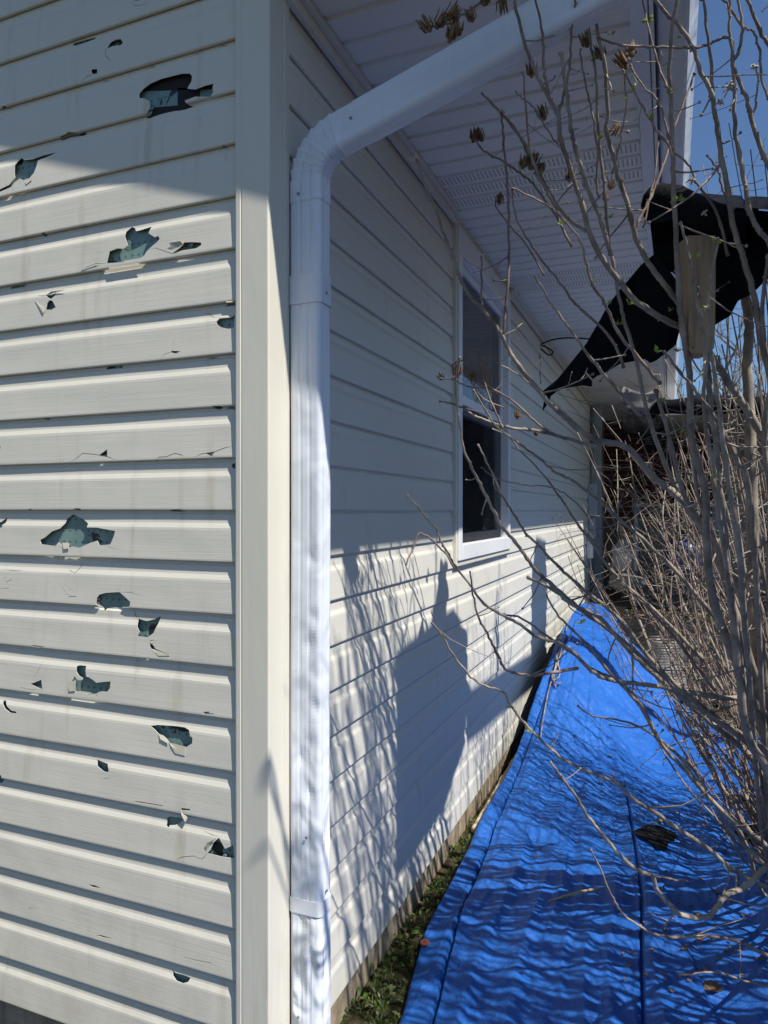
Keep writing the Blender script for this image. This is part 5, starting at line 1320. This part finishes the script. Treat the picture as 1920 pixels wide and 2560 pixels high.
# chain link fence
cf = empty('chain_link_fence', (1.6, 6.9, 0), 'galvanised chain link fence panel behind the shrub', 'fence')
fa, fb = PX(1590, 1260, 7.9), PX(2000, 1258, 7.2); fa.z = fb.z = 1.58
MB().tube([fa, fb], 0.02, 10).build('top_rail', M_METAL, cf, smooth=True)
for t in (0, .5, 1):
    q = fa.lerp(fb, t); MB().tube([(q.x, q.y, 0), (q.x, q.y, 1.62)], 0.024, 10).build('fence_post', M_METAL, cf, smooth=True)
cm = MB(); Lf = (fb-fa).length; nw = int(Lf/0.06)
for i in range(-22, nw+1):
    for sgn in (1, -1):
        t0 = i*0.06; q = []
        for k in range(0, 24):
            t = t0 + (k*0.055 if sgn > 0 else (23-k)*0.055)
            if 0 <= t <= Lf:
                b_ = fa.lerp(fb, t/Lf); q.append(Vector((b_.x, b_.y, 0.25+k*0.057)))
        if len(q) > 1: cm.tube([q[0], q[-1]], 0.0018, 3)
cm.build('wire_mesh', M_METAL, cf)
# neighbour's shed
shd = empty('neighbour_shed', (5.5, 9.5, 0), 'low grey lap-sided shed with a white gutter behind the thicket', 'shed')
a = PX(1755, 1040, 12); b = PX(2350, 1040, 11); dv = (b-a); dv.z = 0; dv.normalize(); nv = Vector((dv.y, -dv.x, 0))
sw = MB()
Ls = (b-a).length
for k in range(20):
    z = 0.3+k*0.13; p0 = Vector((a.x, a.y, z)); 
    sw.add([p0+nv*.03, p0+dv*Ls+nv*.03, p0+dv*Ls+Vector((0,0,.128))+nv*.01, p0+Vector((0,0,.128))+nv*.01, p0, p0+dv*Ls], [(0,1,2,3),(4,5,1,0)])
sw.build('wall', M_SHED, shd)
zt = 0.3+20*.13
MB().obox(a+Vector((0,0,zt+.1-a.z))+nv*.35-dv*.2, a+dv*Ls+Vector((0,0,zt+.1-a.z))+nv*.35, .14, .18).build('gutter', M_WHITE, shd, bevel=0.02)
p0 = Vector((a.x, a.y, zt+.12))-dv*.2; p1 = p0+dv*(Ls+.4)
MB().add([p0+nv*.42, p1+nv*.42, p1-nv*1.5+Vector((0,0,.25)), p0-nv*1.5+Vector((0,0,.25)), p0+nv*.42-Vector((0,0,.05)), p1+nv*.42-Vector((0,0,.05)), p1-nv*1.5+Vector((0,0,.2)), p0-nv*1.5+Vector((0,0,.2))],
         [(0,1,2,3),(4,7,6,5),(0,4,5,1),(3,2,6,7),(0,3,7,4),(1,5,6,2)]).build('roof', M_SHING, shd)
MB().box(a.x, a.x+.1, a.y, a.y+1.5, 0, zt).build('side_wall', M_SHED, shd)
# dry tan brush in front of the porch
rb = random.Random(9); db = MB()
for i in range(90):
    c = PX(rb.uniform(1490, 1760), rb.uniform(1000, 1500), rb.uniform(4.6, 6.8))
    d = Vector((rb.uniform(-1,1), rb.uniform(-1,.6), rb.uniform(-.3,.9))).normalized(); l = rb.uniform(.1,.45); q = [c]
    for k in range(4): d = (d+Vector((rb.uniform(-.3,.3),rb.uniform(-.3,.3),rb.uniform(-.2,.2)))).normalized(); q.append(q[-1]+d*l/4)
    db.tube(q, [.0035,.003,.0025,.002,.0015], 4, False)
for i in range(8):
    b_ = Vector((rb.uniform(.9,2.0), rb.uniform(5.0,6.6), .3)); t_ = PX(rb.uniform(1500,1780), rb.uniform(1000,1450), rb.uniform(5,6.6))
    db.tube([b_, b_.lerp(t_,.5)+Vector((0,0,.1)), t_], [.006,.005,.003], 5, False)
tag(db.build('dry_brush', M_DRYTW), 'tangle of dry tan twigs in front of the far porch', 'brush', kind='stuff')

# ---------------------------------------------------------------- bare trees beyond
def tree(x, Yd, h, seed, label):
    r = random.Random(seed); p = PX(x, 1276, Yd); p.z = 0
    root = empty('bare_tree', p, label, 'tree', 'bare trees beyond the shed')
    tk = MB(); cr = MB()
    P = [p]; d = Vector((r.uniform(-.08,.08), r.uniform(-.08,.08), 1))
    for k in range(9): d = (d+Vector((r.uniform(-.1,.1), r.uniform(-.1,.1), .1))).normalized(); P.append(P[-1]+d*h/9)
    R0 = h*0.008+.02
    tk.tube(crom(P, 3), [R0*(1-.85*i/27) for i in range(28)], 7)
    def br(q, d, l, rad, dep):
        pts = [q]; 
        for k in range(5): d = (d+Vector((r.uniform(-.25,.25), r.uniform(-.25,.25), r.uniform(-.05,.25)))).normalized(); pts.append(pts[-1]+d*l/5)
        cr.tube(pts, [rad*(1-.15*k) for k in range(6)], 4 if dep else 5, False)
        if dep < 3:
            for k in range(3 if dep < 2 else 2):
                i = r.randint(1, 5); br(pts[i], (d+Vector((r.uniform(-1,1), r.uniform(-1,1), r.uniform(-.2,.8)))).normalized(), l*r.uniform(.4,.65), rad*.5, dep+1)
    for k in range(int(13)):
        t = r.uniform(.15, 1); i = min(int(t*9), 8); q = P[i].lerp(P[i+1], r.random())
        a = r.random()*6.28; br(q, Vector((math.cos(a), math.sin(a), r.uniform(.5,1.3))).normalized(), h*r.uniform(.12,.28), R0*.4, 0)
    tk.build('trunk', M_FARB, root, smooth=True); cr.build('crown', M_FARB, root)
side = ['leftmost', 'second', 'third', 'fourth', 'fifth', 'sixth', 'seventh', 'eighth', 'ninth', 'tenth', 'eleventh', 'twelfth', 'thirteenth', 'fourteenth']
xs_ = sorted([1590, 1700, 1745, 1775, 1800, 1826, 1850, 1878, 1905, 1935, 1980, 2060])
for i, x in enumerate(xs_):
    tree(x, 13+((i*37) % 11), 4.3+((i*13) % 4)*.5, 100+i, f'slender bare tree beyond the shed, {side[i]} of the row from the left')
ev = MB(); rv_ = random.Random(4)
for i in range(9):
    c0 = PX(1600+i*60+rv_.uniform(-20,20), 1276, rv_.uniform(24, 32)); c0.z = 0; hh = rv_.uniform(4.5, 6.5)
    for k in range(900):
        t = rv_.random()**.8; z = .6+t*hh; rad = (1-t)*1.6*rv_.random()**.5; a = rv_.random()*6.28
        c = c0+Vector((math.cos(a)*rad, math.sin(a)*rad, z)); dd = Vector((math.cos(a), math.sin(a), -.3)).normalized()*.3; s2 = Vector((-dd.y, dd.x, .05))*.3
        ev.add([c-s2, c+dd, c+s2], [(0,1,2)])
tag(ev.build('distant_woods', M_EVER), kind='stuff', label='dark evergreen wood far behind the bare trees', cat='woods')
